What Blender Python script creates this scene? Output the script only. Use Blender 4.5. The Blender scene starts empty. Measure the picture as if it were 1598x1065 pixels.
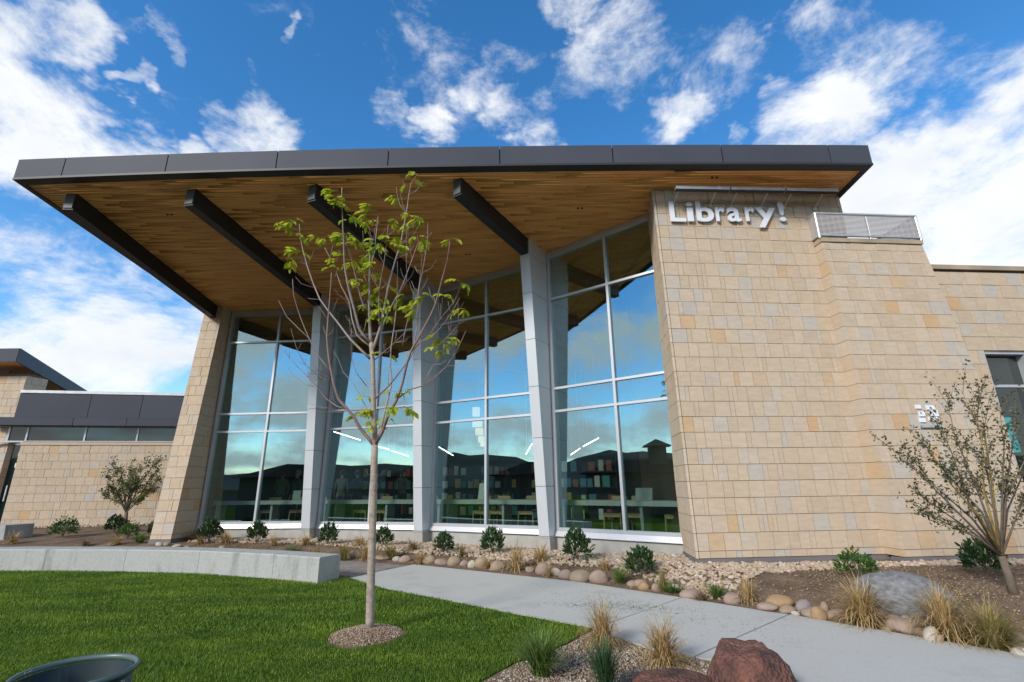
import bpy, math, random
import numpy as np
from mathutils import Vector, Matrix
random.seed(7)
rng = np.random.default_rng(11)
PI = math.pi
scene = bpy.context.scene
COL = scene.collection

# ------------------------------------------------------------------ camera
EYE = 1.65
FPX, PITCH, ROLL = 761.2566, math.radians(16.4834), math.radians(0.75138)
cp, sp, cr, sr = math.cos(PITCH), math.sin(PITCH), math.cos(ROLL), math.sin(ROLL)
cam_data = bpy.data.cameras.new('camera')
cam_data.sensor_fit = 'HORIZONTAL'
cam_data.sensor_width = 36.0
cam_data.lens = FPX / 1598 * 36.0
cam_data.clip_start = 0.05
cam_data.clip_end = 12000
cam = bpy.data.objects.new('camera', cam_data)
COL.objects.link(cam)
right = Vector((cr, sr * sp, -sr * cp)); upv = Vector((sr, -cr * sp, cr * cp)); back = Vector((0, -cp, -sp))
M3 = Matrix((right, upv, back)).transposed()
cam.matrix_world = Matrix.Translation((0, 0, EYE)) @ M3.to_4x4()
scene.camera = cam

def ray(px, py):
    x = (px - 799) / FPX; y = -(py - 532.5) / FPX
    X = x * cr + y * sr; up = -x * sr + y * cr
    return np.array([X, cp - up * sp, sp + up * cp])
EYEP = np.array([0, 0, EYE])
def at_z(px, py, z):
    d = ray(px, py); return EYEP + d * ((z - EYE) / d[2])
def at_y(px, py, y):
    d = ray(px, py); return EYEP + d * (y / d[1])
def project(P):
    X, Y, Z = P[0], P[1], P[2] - EYE
    zc = Y * cp + Z * sp; up = -Y * sp + Z * cp
    x = X * cr - up * sr; y = X * sr + up * cr
    return 799 + FPX * x / zc, 532.5 - FPX * y / zc, zc

# ------------------------------------------------------------------ sky, sun, exposure
SUN_TO = Vector((-0.55, -0.66, 0.49)).normalized()
SUN_EL = math.asin(SUN_TO.z); SUN_AZ = math.atan2(SUN_TO.x, SUN_TO.y)
world = bpy.data.worlds.new('World'); scene.world = world
world.use_nodes = True
nt = world.node_tree; N = nt.nodes; L = nt.links
for n in list(N): N.remove(n)
def wn(t, **kw):
    n = N.new(t)
    for k, v in kw.items(): setattr(n, k, v)
    return n
def wmath(op, a, b=None, c=None, clamp=False):
    n = N.new('ShaderNodeMath'); n.operation = op; n.use_clamp = clamp
    for i, v in enumerate((a, b, c)):
        if v is None: continue
        if isinstance(v, (int, float)): n.inputs[i].default_value = v
        else: L.new(v, n.inputs[i])
    return n.outputs[0]
sky = wn('ShaderNodeTexSky', sky_type='NISHITA', sun_disc=False)
sky.sun_elevation = SUN_EL; sky.sun_rotation = SUN_AZ % (2 * PI)
sky.altitude = 300; sky.air_density = 1.0; sky.dust_density = 0.05; sky.ozone_density = 2.0
tc = wn('ShaderNodeTexCoord')
sep = wn('ShaderNodeSeparateXYZ'); L.new(tc.outputs['Generated'], sep.inputs[0])
zz = wmath('ADD', wmath('MAXIMUM', sep.outputs[2], 0.0), 0.16)
comb = wn('ShaderNodeCombineXYZ')
L.new(wmath('DIVIDE', sep.outputs[0], zz), comb.inputs[0]); L.new(wmath('DIVIDE', sep.outputs[1], zz), comb.inputs[1])
def wnoise(scale, detail, rough, dist=0.0, off=(0, 0, 0), stretch=(1, 1, 1)):
    mp = wn('ShaderNodeMapping'); mp.inputs['Location'].default_value = off; mp.inputs['Scale'].default_value = stretch
    L.new(comb.outputs[0], mp.inputs[0])
    n = wn('ShaderNodeTexNoise'); n.inputs['Scale'].default_value = scale; n.inputs['Detail'].default_value = detail
    n.inputs['Roughness'].default_value = rough; n.inputs['Distortion'].default_value = dist
    L.new(mp.outputs[0], n.inputs[0]); return n.outputs[0]
big = wnoise(0.95, 3, 0.5, 0.2, (3.1, 1.7, 0))
def dnoise(scale, detail, rough, dist, off, stretch=(1, 1, 1.7), col=False):
    mp = wn('ShaderNodeMapping'); mp.inputs['Location'].default_value = off; mp.inputs['Scale'].default_value = stretch
    L.new(tc.outputs['Generated'], mp.inputs[0])
    n = wn('ShaderNodeTexNoise'); n.inputs['Scale'].default_value = scale; n.inputs['Detail'].default_value = detail
    n.inputs['Roughness'].default_value = rough; n.inputs['Distortion'].default_value = dist
    L.new(mp.outputs[0], n.inputs[0]); return n.outputs[1 if col else 0]
fine = dnoise(5.2, 12, 0.66, 0.25, (0.4, 5.2, 1.3))
wc = dnoise(4.2, 5, 0.6, 0.0, (2.0, 9.1, 4.0), col=True)
w1 = wn('ShaderNodeVectorMath', operation='SUBTRACT'); L.new(wc, w1.inputs[0]); w1.inputs[1].default_value = (.5, .5, .5)
w2 = wn('ShaderNodeVectorMath', operation='SCALE'); L.new(w1.outputs[0], w2.inputs[0]); w2.inputs['Scale'].default_value = 0.30
w3 = wn('ShaderNodeVectorMath', operation='ADD'); L.new(tc.outputs['Generated'], w3.inputs[0]); L.new(w2.outputs[0], w3.inputs[1])
wdir = wn('ShaderNodeVectorMath', operation='NORMALIZE'); L.new(w3.outputs[0], wdir.inputs[0])
# cloud masses seen in the photograph: direction, inner and outer angular radius (deg), weight
CLOUDS = [((10, 30), 2, 6.5, .48), ((90, 5), 1, 3.5, .40), ((50, 185), 3, 7.5, .58), ((130, 210), 2, 6, .50), ((-80, 150), 4, 10, .55), ((185, 222), 1, 3.5, .42),
          ((50, 345), 1.5, 4.5, .30), ((120, 400), 1.5, 5, .32), ((60, 480), 3, 7, .44), ((190, 535), 3.5, 8, .50), ((20, 520), 3, 7, .36), ((300, 540), 3, 6.5, .42),
          ((420, 212), 1, 6, .36), ((340, 180), .8, 3, .30), ((270, 225), .6, 3, .36), ((690, 216), .8, 3, .32), ((820, 195), 1.0, 4, .38), ((780, 130), 1.5, 5, .27),
          ((880, 10), 1.2, 4.5, .36), ((960, 95), 2, 6.5, .25), ((880, 150), 1.5, 5, .24), ((620, 205), .8, 3.5, .28), ((205, 112), .4, 1.6, .34), ((265, 65), .4, 1.6, .26), ((400, 118), .2, 1.2, .3), ((475, 36), .3, 1.2, .26),
          ((1290, 195), 3, 8, .50), ((1350, 110), 3, 8, .30), ((1300, 40), 1.5, 5, .25), ((1215, 125), .8, 3.5, .34), ((1430, 80), 1.5, 5, .24), ((1480, 330), 6, 12, .62), ((1400, 330), 4, 9, .5), ((1560, 260), 4, 8, .52), ((1720, 330), 8, 16, .55), ((1145, 215), .6, 2.6, .4), ((1035, 190), .6, 3, .26), ((1570, 160), .6, 2.5, .26), ((1260, 240), 2, 5, .4)]
cov = None
for (px, py), r0, r1, w in CLOUDS:
    d = ray(px, py); d = d / np.linalg.norm(d)
    vm = wn('ShaderNodeVectorMath', operation='DOT_PRODUCT'); L.new(wdir.outputs[0], vm.inputs[0]); vm.inputs[1].default_value = tuple(d)
    mr = wn('ShaderNodeMapRange', interpolation_type='SMOOTHSTEP'); mr.inputs[1].default_value = math.cos(math.radians(r1)); mr.inputs[2].default_value = math.cos(math.radians(r0))
    mr.inputs[3].default_value = 0; mr.inputs[4].default_value = w
    L.new(vm.outputs['Value'], mr.inputs[0])
    cov = mr.outputs[0] if cov is None else wmath('MAXIMUM', cov, mr.outputs[0])
# away from the view the same broken cloud goes on (south half)
back_m = wn('ShaderNodeMapRange', interpolation_type='SMOOTHSTEP'); back_m.inputs[1].default_value = 0.25; back_m.inputs[2].default_value = -0.15
back_m.inputs[3].default_value = 0; back_m.inputs[4].default_value = 1.0
L.new(sep.outputs[1], back_m.inputs[0])
low = wn('ShaderNodeMapRange', interpolation_type='SMOOTHSTEP'); low.inputs[1].default_value = 0.75; low.inputs[2].default_value = 0.15
low.inputs[3].default_value = 0.0; low.inputs[4].default_value = 0.16
L.new(sep.outputs[2], low.inputs[0])
bk = wmath('MULTIPLY', back_m.outputs[0], wmath('ADD', wmath('MULTIPLY', wmath('SUBTRACT', big, 0.5), 1.9), wmath('ADD', 0.30, wmath('MULTIPLY', low.outputs[0], 0.6))))
cov = wmath('MAXIMUM', cov, bk)
dens = wmath('ADD', cov, wmath('MULTIPLY', wmath('SUBTRACT', fine, 0.5), 1.9))
al = wn('ShaderNodeMapRange', interpolation_type='SMOOTHSTEP'); al.inputs[1].default_value = 0.08; al.inputs[2].default_value = 0.64
L.new(dens, al.inputs[0])
ccol = wn('ShaderNodeValToRGB'); ccol.color_ramp.elements[0].position = 0.26; ccol.color_ramp.elements[0].color = (4.4, 4.6, 4.9, 1)
ccol.color_ramp.elements[1].position = 0.56; ccol.color_ramp.elements[1].color = (5.65, 5.75, 5.9, 1)
shade = dnoise(3.3, 8, 0.6, 0.2, (7.3, 2.2, 0)); L.new(shade, ccol.inputs[0])
hsv = wn('ShaderNodeHueSaturation'); hsv.inputs['Saturation'].default_value = 1.32; hsv.inputs['Value'].default_value = 1.28
L.new(sky.outputs[0], hsv.inputs['Color'])
mix = wn('ShaderNodeMix', data_type='RGBA'); L.new(wmath('MULTIPLY', al.outputs[0], 0.96), mix.inputs[0]); L.new(hsv.outputs[0], mix.inputs[6]); L.new(ccol.outputs[0], mix.inputs[7])
bg = wn('ShaderNodeBackground'); bg.inputs['Strength'].default_value = 0.135
L.new(mix.outputs[2], bg.inputs['Color'])
wo = wn('ShaderNodeOutputWorld'); L.new(bg.outputs[0], wo.inputs[0])

sun_d = bpy.data.lights.new('sun', 'SUN'); sun_d.energy = 2.9; sun_d.angle = math.radians(12); sun_d.color = (1.0, 0.94, 0.84)
sun = bpy.data.objects.new('sun', sun_d); COL.objects.link(sun)
sun.location = (-30, -35, 40); sun.rotation_euler = SUN_TO.to_track_quat('Z', 'Y').to_euler()
scene.view_settings.view_transform = 'Standard'; scene.view_settings.look = 'None'
scene.view_settings.gamma = 1.0; scene.view_settings.use_curve_mapping = False
scene.view_settings.exposure = 0.44
scene.cycles.max_bounces = 8; scene.cycles.transparent_max_bounces = 16; scene.cycles.diffuse_bounces = 4

# ------------------------------------------------------------------ materials
def new_mat(name):
    m = bpy.data.materials.new(name); m.use_nodes = True
    return m, m.node_tree.nodes, m.node_tree.links, m.node_tree.nodes['Principled BSDF']
def simple(name, col, rough=0.6, metal=0.0, spec=0.5, noise=0.0, nscale=8.0, bump=0.0, bscale=60.0, stretch=(1, 1, 1), island=0.0, objrand=0.0, coat=0.0, stain=None):
    """plain surface with optional mottling, per-object / per-island variation and fine bump"""
    m, n, l, b = new_mat(name)
    b.inputs['Roughness'].default_value = rough; b.inputs['Metallic'].default_value = metal
    b.inputs['Specular IOR Level'].default_value = spec; b.inputs['Coat Weight'].default_value = coat
    c = n.new('ShaderNodeRGB'); c.outputs[0].default_value = (*col, 1); out = c.outputs[0]
    geo = n.new('ShaderNodeNewGeometry')
    mp = n.new('ShaderNodeMapping'); mp.inputs['Scale'].default_value = stretch; l.new(geo.outputs['Position'], mp.inputs[0])
    def vary(o, fac_socket, lo, hi):
        mr = n.new('ShaderNodeMapRange'); mr.inputs[3].default_value = lo; mr.inputs[4].default_value = hi; l.new(fac_socket, mr.inputs[0])
        h = n.new('ShaderNodeHueSaturation'); l.new(mr.outputs[0], h.inputs['Value']); l.new(o, h.inputs['Color']); return h.outputs[0]
    if noise:
        t = n.new('ShaderNodeTexNoise'); t.inputs['Scale'].default_value = nscale; t.inputs['Detail'].default_value = 6; l.new(mp.outputs[0], t.inputs[0])
        mr = n.new('ShaderNodeMapRange'); mr.inputs[1].default_value = 0.3; mr.inputs[2].default_value = 0.7; l.new(t.outputs[0], mr.inputs[0])
        out = vary(out, mr.outputs[0], 1 - noise, 1 + noise)
    if stain:
        t = n.new('ShaderNodeTexNoise'); t.inputs['Scale'].default_value = stain[0]; t.inputs['Detail'].default_value = 9; t.inputs['Roughness'].default_value = 0.7
        mp2 = n.new('ShaderNodeMapping'); mp2.inputs['Scale'].default_value = stain[2] if len(stain) > 2 else (1, 1, 1); mp2.inputs['Location'].default_value = (3.3, 1.7, 9.1); l.new(geo.outputs['Position'], mp2.inputs[0]); l.new(mp2.outputs[0], t.inputs[0])
        mr = n.new('ShaderNodeMapRange'); mr.interpolation_type = 'SMOOTHSTEP'; mr.inputs[1].default_value = 0.50; mr.inputs[2].default_value = 0.68; l.new(t.outputs[0], mr.inputs[0])
        out = vary(out, mr.outputs[0], 1.0, 1 - stain[1])
    if island: out = vary(out, geo.outputs['Random Per Island'], 1 - island, 1 + island)
    if objrand:
        oi = n.new('ShaderNodeObjectInfo'); out = vary(out, oi.outputs['Random'], 1 - objrand, 1 + objrand)
    l.new(out, b.inputs['Base Color'])
    if bump:
        t = n.new('ShaderNodeTexNoise'); t.inputs['Scale'].default_value = bscale; t.inputs['Detail'].default_value = 5; l.new(mp.outputs[0], t.inputs[0])
        bp = n.new('ShaderNodeBump'); bp.inputs['Strength'].default_value = bump; bp.inputs['Distance'].default_value = 0.01
        l.new(t.outputs[0], bp.inputs['Height']); l.new(bp.outputs[0], b.inputs['Normal'])
    return m
def ramp_mat(name, stops, rough=0.8, source='object', noise=0.10, nscale=6, bump=0.3, bscale=50, stretch=(1, 1, 1), interp='LINEAR', trans=0.0, spec=0.3):
    """colour picked from a ramp by object or by island, plus grain"""
    m, n, l, b = new_mat(name)
    b.inputs['Roughness'].default_value = rough; b.inputs['Specular IOR Level'].default_value = spec
    geo = n.new('ShaderNodeNewGeometry'); oi = n.new('ShaderNodeObjectInfo')
    src = oi.outputs['Random'] if source == 'object' else geo.outputs['Random Per Island']
    r = n.new('ShaderNodeValToRGB'); r.color_ramp.interpolation = interp
    e = r.color_ramp.elements
    while len(e) < len(stops): e.new(0.5)
    for i, (p, c) in enumerate(stops): e[i].position = p; e[i].color = (*c, 1)
    l.new(src, r.inputs[0])
    mp = n.new('ShaderNodeMapping'); mp.inputs['Scale'].default_value = stretch
    ad = n.new('ShaderNodeVectorMath'); ad.operation = 'ADD'; l.new(geo.outputs['Position'], ad.inputs[0])
    sc = n.new('ShaderNodeMath'); sc.operation = 'MULTIPLY'; sc.inputs[1].default_value = 57.0; l.new(src, sc.inputs[0]); l.new(sc.outputs[0], ad.inputs[1])
    l.new(ad.outputs[0], mp.inputs[0])
    t = n.new('ShaderNodeTexNoise'); t.inputs['Scale'].default_value = nscale; t.inputs['Detail'].default_value = 7; t.inputs['Roughness'].default_value = 0.62; l.new(mp.outputs[0], t.inputs[0])
    mr = n.new('ShaderNodeMapRange'); mr.inputs[1].default_value = 0.3; mr.inputs[2].default_value = 0.7; mr.inputs[3].default_value = 1 - noise; mr.inputs[4].default_value = 1 + noise
    l.new(t.outputs[0], mr.inputs[0])
    h = n.new('ShaderNodeHueSaturation'); l.new(mr.outputs[0], h.inputs['Value']); l.new(r.outputs[0], h.inputs['Color'])
    l.new(h.outputs[0], b.inputs['Base Color'])
    if bump:
        t2 = n.new('ShaderNodeTexNoise'); t2.inputs['Scale'].default_value = bscale; t2.inputs['Detail'].default_value = 4; l.new(mp.outputs[0], t2.inputs[0])
        bp = n.new('ShaderNodeBump'); bp.inputs['Strength'].default_value = bump; bp.inputs['Distance'].default_value = 0.008
        l.new(t2.outputs[0], bp.inputs['Height']); l.new(bp.outputs[0], b.inputs['Normal'])
    if trans:
        tr = n.new('ShaderNodeBsdfTranslucent'); l.new(h.outputs[0], tr.inputs[0])
        mx = n.new('ShaderNodeMixShader'); mx.inputs[0].default_value = trans
        o = n['Material Output']; l.new(b.outputs[0], mx.inputs[1]); l.new(tr.outputs[0], mx.inputs[2]); l.new(mx.outputs[0], o.inputs[0])
    return m

STONE_STOPS = [(0.0, (0.486, 0.379, 0.272)), (.18, (0.512, 0.405, 0.298)), (.34, (0.463, 0.363, 0.260)), (.48, (0.518, 0.411, 0.309)), (.62, (0.479, 0.373, 0.269)), (.76, (0.497, 0.401, 0.309)), (.86, (0.468, 0.401, 0.326)), (.92, (0.430, 0.395, 0.348)), (.975, (0.502, 0.357, 0.222)), (1.0, (0.502, 0.334, 0.190))]
M_stone = ramp_mat('sandstone', STONE_STOPS, rough=0.88, noise=0.09, nscale=5, bump=0.35, bscale=40, stretch=(1, 1, 3))
M_stone_i = ramp_mat('sandstone_joined', STONE_STOPS, rough=0.88, source='island', noise=0.09, nscale=5, bump=0.35, bscale=40, stretch=(1, 1, 3))
M_mortar = simple('mortar_joint', (.125, .09, .06), 0.95, noise=.1)
M_basegrey = simple('base_flashing', (.155, .14, .14), 0.7, noise=.12, nscale=3)
M_wood = ramp_mat('cedar_soffit', [(0, (.78, .372, .112)), (.3, (.80, .382, .116)), (.6, (.765, .362, .108)), (.88, (.81, .392, .122)), (1, (.85, .45, .16))], rough=0.5, source='island', noise=.09, nscale=3.0, bump=.1, bscale=30, stretch=(.5, 9, 9), spec=.3)
M_fascia = simple('charcoal_panel', (.055, .060, .078), 0.60, metal=0.0, spec=.2, noise=.06, nscale=.8, objrand=.06)
M_beam = simple('black_steel', (.014, .015, .017), 0.55, noise=.15, nscale=3, bump=.1)
M_silver = simple('silver_panel', (.56, .575, .60), 0.40, metal=0.25, noise=.05, nscale=1.2, stretch=(1, 1, .3), objrand=.04)
M_alu = simple('clear_aluminium', (.50, .505, .525), 0.38, metal=0.4, noise=.05, nscale=2)
M_conc = simple('cast_concrete', (.36, .365, .345), 0.85, noise=.10, nscale=26, bump=.25, bscale=45, stain=(2.6, .34, (1, 1, .22)))
M_curb = simple('foundation_concrete', (.36, .345, .315), 0.9, noise=.12, nscale=4, bump=.2)
M_path = simple('broom_concrete', (.43, .425, .40), 0.85, noise=.06, nscale=40, bump=.2, bscale=110, stain=(.9, .16))
M_paver = ramp_mat('brick_paver', [(0, (.20, .17, .165)), (.5, (.24, .195, .18)), (1, (.27, .23, .21))], source='island', noise=.1)
M_soil = simple('bare_soil', (.155, .108, .074), 0.95, spec=0.1, noise=.35, nscale=2.4, bump=.9, bscale=26)
M_lawnbase = simple('lawn_soil', (.032, .055, .012), 0.95, spec=0.0, noise=.3, nscale=3)
M_asphalt = simple('asphalt', (.036, .036, .038), 0.95, spec=0.0, noise=.15, nscale=.6)
M_gravel = ramp_mat('river_gravel', [(0, (.36, .265, .185)), (.25, (.43, .335, .245)), (.5, (.30, .225, .155)), (.7, (.48, .40, .315)), (.85, (.33, .21, .15)), (1, (.55, .48, .40))], source='island', noise=.1, nscale=20, bump=.1)
M_chip = ramp_mat('pea_gravel', [(0, (.26, .19, .13)), (.35, (.36, .29, .22)), (.6, (.20, .145, .10)), (.85, (.42, .36, .29)), (1, (.55, .50, .43))], source='island', noise=.1, nscale=40, bump=0)
def rock_mat(name, c, n=.16, s=9): return simple(name, c, 0.8, noise=n, nscale=s, bump=.35, bscale=55)
ROCKC = {'tan': rock_mat('cobble_tan', (.27, .20, .135)), 'pinkish tan': rock_mat('cobble_pink', (.275, .20, .155)), 'pale cream': rock_mat('cobble_cream', (.40, .345, .28)),
         'purplish grey': rock_mat('cobble_grey', (.235, .20, .185)), 'orange-tan': rock_mat('cobble_orange', (.31, .195, .10)), 'brown': rock_mat('cobble_brown', (.27, .195, .14)), 'whitish': rock_mat('cobble_white', (.50, .46, .41))}
def leaf_mat(name, stops, trans=.3, rough=.5): return ramp_mat(name, stops, rough=rough, source='island', noise=.12, nscale=8, bump=0, trans=trans, spec=.4)
M_mapleleaf = leaf_mat('young_leaf', [(0, (.30, .40, .018)), (.5, (.42, .50, .025)), (.8, (.52, .55, .035)), (1, (.60, .56, .05))], .5)
M_shrub = leaf_mat('laurel_leaf', [(0, (.020, .050, .016)), (.6, (.032, .072, .020)), (.9, (.05, .10, .03)), (1, (.10, .07, .04))], .15, .38)
M_shrub2 = leaf_mat('bright_shrub_leaf', [(0, (.03, .085, .014)), (.6, (.048, .12, .02)), (1, (.08, .16, .03))], .2, .42)
M_oliveleaf = leaf_mat('olive_leaf', [(0, (.10, .115, .035)), (.6, (.145, .155, .05)), (1, (.20, .19, .08))], .3)
M_darkleaf = leaf_mat('serviceberry_leaf', [(0, (.045, .055, .022)), (.6, (.075, .085, .032)), (1, (.12, .11, .045))], .25)
M_bark = simple('pale_bark', (.34, .275, .22), 0.85, noise=.22, nscale=16, bump=.7, bscale=70, stretch=(1, 1, 2.2), stain=(9, .45, (1, 1, 1.6)))
M_twig = simple('red_twig', (.27, .175, .155), 0.7, noise=.25, nscale=5, objrand=.12)
M_limb = simple('grey_limb', (.30, .25, .225), 0.8, noise=.2, nscale=8)
M_darkbark = simple('dark_bark', (.14, .105, .075), 0.9, noise=.3, nscale=12, bump=.4)
M_lichen = simple('lichen_bark', (.26, .18, .045), 0.9, noise=.6, nscale=14, bump=.3)
M_grass = leaf_mat('lawn_blade', [(0, (.075, .152, .012)), (.4, (.115, .218, .015)), (.75, (.155, .265, .020)), (1, (.29, .315, .045))], .35, .55)
GRASSC = {'tan': leaf_mat('dry_blade', [(0, (.38, .245, .10)), (.5, (.48, .33, .15)), (.9, (.56, .42, .21)), (1, (.25, .22, .06))], .3, .7),
          'olive': leaf_mat('olive_blade', [(0, (.17, .18, .04)), (.5, (.32, .24, .09)), (1, (.40, .30, .12))], .3, .7),
          'green': leaf_mat('green_blade', [(0, (.08, .16, .025)), (.6, (.13, .22, .04)), (1, (.26, .28, .09))], .3, .6),
          'dark green': leaf_mat('darkgreen_blade', [(0, (.03, .075, .03)), (.6, (.05, .11, .045)), (1, (.11, .17, .06))], .25, .5),
          'brown': leaf_mat('brown_blade', [(0, (.20, .13, .07)), (.6, (.27, .18, .09)), (1, (.34, .24, .13))], .2, .8)}
for _m in (M_grass,):   # broad worn and lush patches over the lawn
    n_ = _m.node_tree.nodes; l_ = _m.node_tree.links
    ge = n_.new('ShaderNodeNewGeometry'); tx = n_.new('ShaderNodeTexNoise'); tx.inputs['Scale'].default_value = 1.3; tx.inputs['Detail'].default_value = 6; tx.inputs['Roughness'].default_value = .65
    mpg = n_.new('ShaderNodeMapping'); mpg.inputs['Scale'].default_value = (.55, 1.6, 0); mpg.inputs['Rotation'].default_value = (0, 0, .15); l_.new(ge.outputs['Position'], mpg.inputs[0]); l_.new(mpg.outputs[0], tx.inputs[0])
    mr = n_.new('ShaderNodeMapRange'); mr.inputs[1].default_value = .32; mr.inputs[2].default_value = .68; mr.inputs[3].default_value = .62; mr.inputs[4].default_value = 1.38; l_.new(tx.outputs[0], mr.inputs[0])
    hs = [x for x in n_ if x.bl_idname == 'ShaderNodeHueSaturation'][0]; src = hs.inputs['Color'].links[0].from_socket
    h2 = n_.new('ShaderNodeHueSaturation'); l_.new(src, h2.inputs['Color']); l_.new(mr.outputs[0], h2.inputs['Value'])
    mh = n_.new('ShaderNodeMapRange'); mh.inputs[1].default_value = .35; mh.inputs[2].default_value = .75; mh.inputs[3].default_value = .515; mh.inputs[4].default_value = .475; l_.new(tx.outputs[0], mh.inputs[0]); l_.new(mh.outputs[0], h2.inputs['Hue'])
    l_.new(h2.outputs[0], hs.inputs['Color'])
M_bin = simple('green_plastic', (.014, .026, .026), 0.45, noise=.1, nscale=4)
M_chair = simple('birch_wood', (.55, .40, .20), 0.5, noise=.12, nscale=6)
M_counter = simple('white_laminate', (.62, .64, .60), 0.4)
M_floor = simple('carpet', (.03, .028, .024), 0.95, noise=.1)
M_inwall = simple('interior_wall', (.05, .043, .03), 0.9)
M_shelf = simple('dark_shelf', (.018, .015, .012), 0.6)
M_emit = None
def emit(name, c, s):
    m, n, l, b = new_mat(name); b.inputs['Base Color'].default_value = (*c, 1); b.inputs['Emission Color'].default_value = (*c, 1); b.inputs['Emission Strength'].default_value = s
    return m
M_strip = emit('light_tube', (1, .93, .80), 9.0)
M_lampshade = emit('lamp_shade', (.9, .66, .42), .62)
M_hill = simple('hazed_scrub_hill', (.060, .068, .062), 0.95, spec=0.0, noise=.3, nscale=.004)  # scrub tone lightened and greyed: distance haze is put into the colour
M_letter = simple('brushed_steel', (.80, .81, .84), 0.30, metal=0.25, noise=.05)
M_mesh = simple('galvanised_mesh', (.58, .55, .55), 0.55, metal=.1)
M_galv = simple('galvanised_steel', (.50, .51, .51), 0.45, metal=.5, noise=.12, nscale=6)
def glass_mat(name, tint, refl, ior):
    m, n, l, b = new_mat(name); n.remove(b)
    g = n.new('ShaderNodeBsdfGlossy'); g.inputs['Roughness'].default_value = 0.0; g.inputs['Color'].default_value = (*refl, 1)
    t = n.new('ShaderNodeBsdfTransparent'); t.inputs['Color'].default_value = (*tint, 1)
    lw = n.new('ShaderNodeLayerWeight'); lw.inputs[0].default_value = 0.5
    pw = n.new('ShaderNodeMath'); pw.operation = 'POWER'; pw.inputs[1].default_value = 5.0; l.new(lw.outputs['Facing'], pw.inputs[0])
    fr_ = n.new('ShaderNodeMapRange'); fr_.inputs[3].default_value = ior; fr_.inputs[4].default_value = 1.0; l.new(pw.outputs[0], fr_.inputs[0])
    mx = n.new('ShaderNodeMixShader'); l.new(fr_.outputs[0], mx.inputs[0]); l.new(t.outputs[0], mx.inputs[1]); l.new(g.outputs[0], mx.inputs[2])
    l.new(mx.outputs[0], n['Material Output'].inputs[0]); return m
M_glass = glass_mat('tinted_glass', (.86, .93, .90), (.60, .81, .86), 0.29)
M_glass2 = simple('dark_glass', (.012, .020, .018), 0.03, spec=.75)

# ------------------------------------------------------------------ mesh helpers
class MB:
    def __init__(s): s.v = []; s.f = []
    def add(s, verts, faces):
        o = len(s.v); s.v.extend([tuple(map(float, p)) for p in verts]); s.f.extend([tuple(i + o for i in f) for f in faces]); return s
    def hexa(s, p):  # p[0:4] bottom ring, p[4:8] top ring
        return s.add(p, [(3, 2, 1, 0), (4, 5, 6, 7), (0, 1, 5, 4), (1, 2, 6, 5), (2, 3, 7, 6), (3, 0, 4, 7)])
    def box(s, a, b):
        (x0, y0, z0), (x1, y1, z1) = a, b
        return s.hexa([(x0, y0, z0), (x1, y0, z0), (x1, y1, z0), (x0, y1, z0), (x0, y0, z1), (x1, y0, z1), (x1, y1, z1), (x0, y1, z1)])
    def prism(s, poly, z0, z1):
        n = len(poly); f0 = z0 if callable(z0) else (lambda x, y: z0); f1 = z1 if callable(z1) else (lambda x, y: z1)
        vs = [(x, y, f0(x, y)) for x, y in poly] + [(x, y, f1(x, y)) for x, y in poly]
        fs = [tuple(range(n - 1, -1, -1)), tuple(range(n, 2 * n))] + [(i, (i + 1) % n, n + (i + 1) % n, n + i) for i in range(n)]
        return s.add(vs, fs)
    def tube(s, pts, radii, n=6, cap=True):
        pts = [Vector(p) for p in pts]; k = len(pts); rings = []
        ref = Vector((0.31, 0.87, 0.38))
        vs = []; fs = []
        for i, p in enumerate(pts):
            t = (pts[min(i + 1, k - 1)] - pts[max(i - 1, 0)]).normalized()
            a = t.cross(ref)
            if a.length < 1e-3: a = t.cross(Vector((1, 0, 0)))
            a.normalize(); b = t.cross(a)
            r = radii[i] if isinstance(radii, (list, tuple)) else radii
            for j in range(n):
                q = 2 * PI * j / n; vs.append(p + a * (math.cos(q) * r) + b * (math.sin(q) * r))
        for i in range(k - 1):
            for j in range(n):
                fs.append((i * n + j, i * n + (j + 1) % n, (i + 1) * n + (j + 1) % n, (i + 1) * n + j))
        if cap: fs.append(tuple(range(n - 1, -1, -1))); fs.append(tuple((k - 1) * n + j for j in range(n)))
        return s.add(vs, fs)
    def mesh(s, name, mat, smooth=False, off=(0, 0, 0)):
        me = bpy.data.meshes.new(name)
        o = off
        me.from_pydata([(x - o[0], y - o[1], z - o[2]) for x, y, z in s.v], [], s.f); me.update()
        if mat: me.materials.append(mat)
        if smooth: me.polygons.foreach_set('use_smooth', [True] * len(me.polygons))
        return me
def wloc(o):
    p = Vector((0, 0, 0))
    while o: p = p + o.location; o = o.parent
    return p
def link(name, me, parent=None, loc=None):
    o = bpy.data.objects.new(name, me); COL.objects.link(o)
    if parent: o.parent = parent
    if loc is not None: o.location = loc
    return o
def part(name, mb, mat, parent=None, smooth=False, kind=None):
    """mesh given in world space, hung under a parent that is only translated"""
    off = wloc(parent) if parent else (0, 0, 0)
    o = link(name, mb.mesh(name, mat, smooth, off), parent)
    if kind: o['kind'] = kind
    return o
def thing(name, label, cat, loc=(0, 0, 0), group=None, rotz=0):
    o = bpy.data.objects.new(name, None); COL.objects.link(o); o.empty_display_size = .1
    o.location = loc; o.rotation_euler = (0, 0, rotz); o['label'] = label; o['category'] = cat
    if group: o['group'] = group
    return o
def tag(o, label, cat, group=None):
    o['label'] = label; o['category'] = cat
    if group: o['group'] = group
    return o
def struct(name, mb, mat, smooth=False):
    o = part(name, mb, mat, None, smooth); o['kind'] = 'structure'; return o
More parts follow.
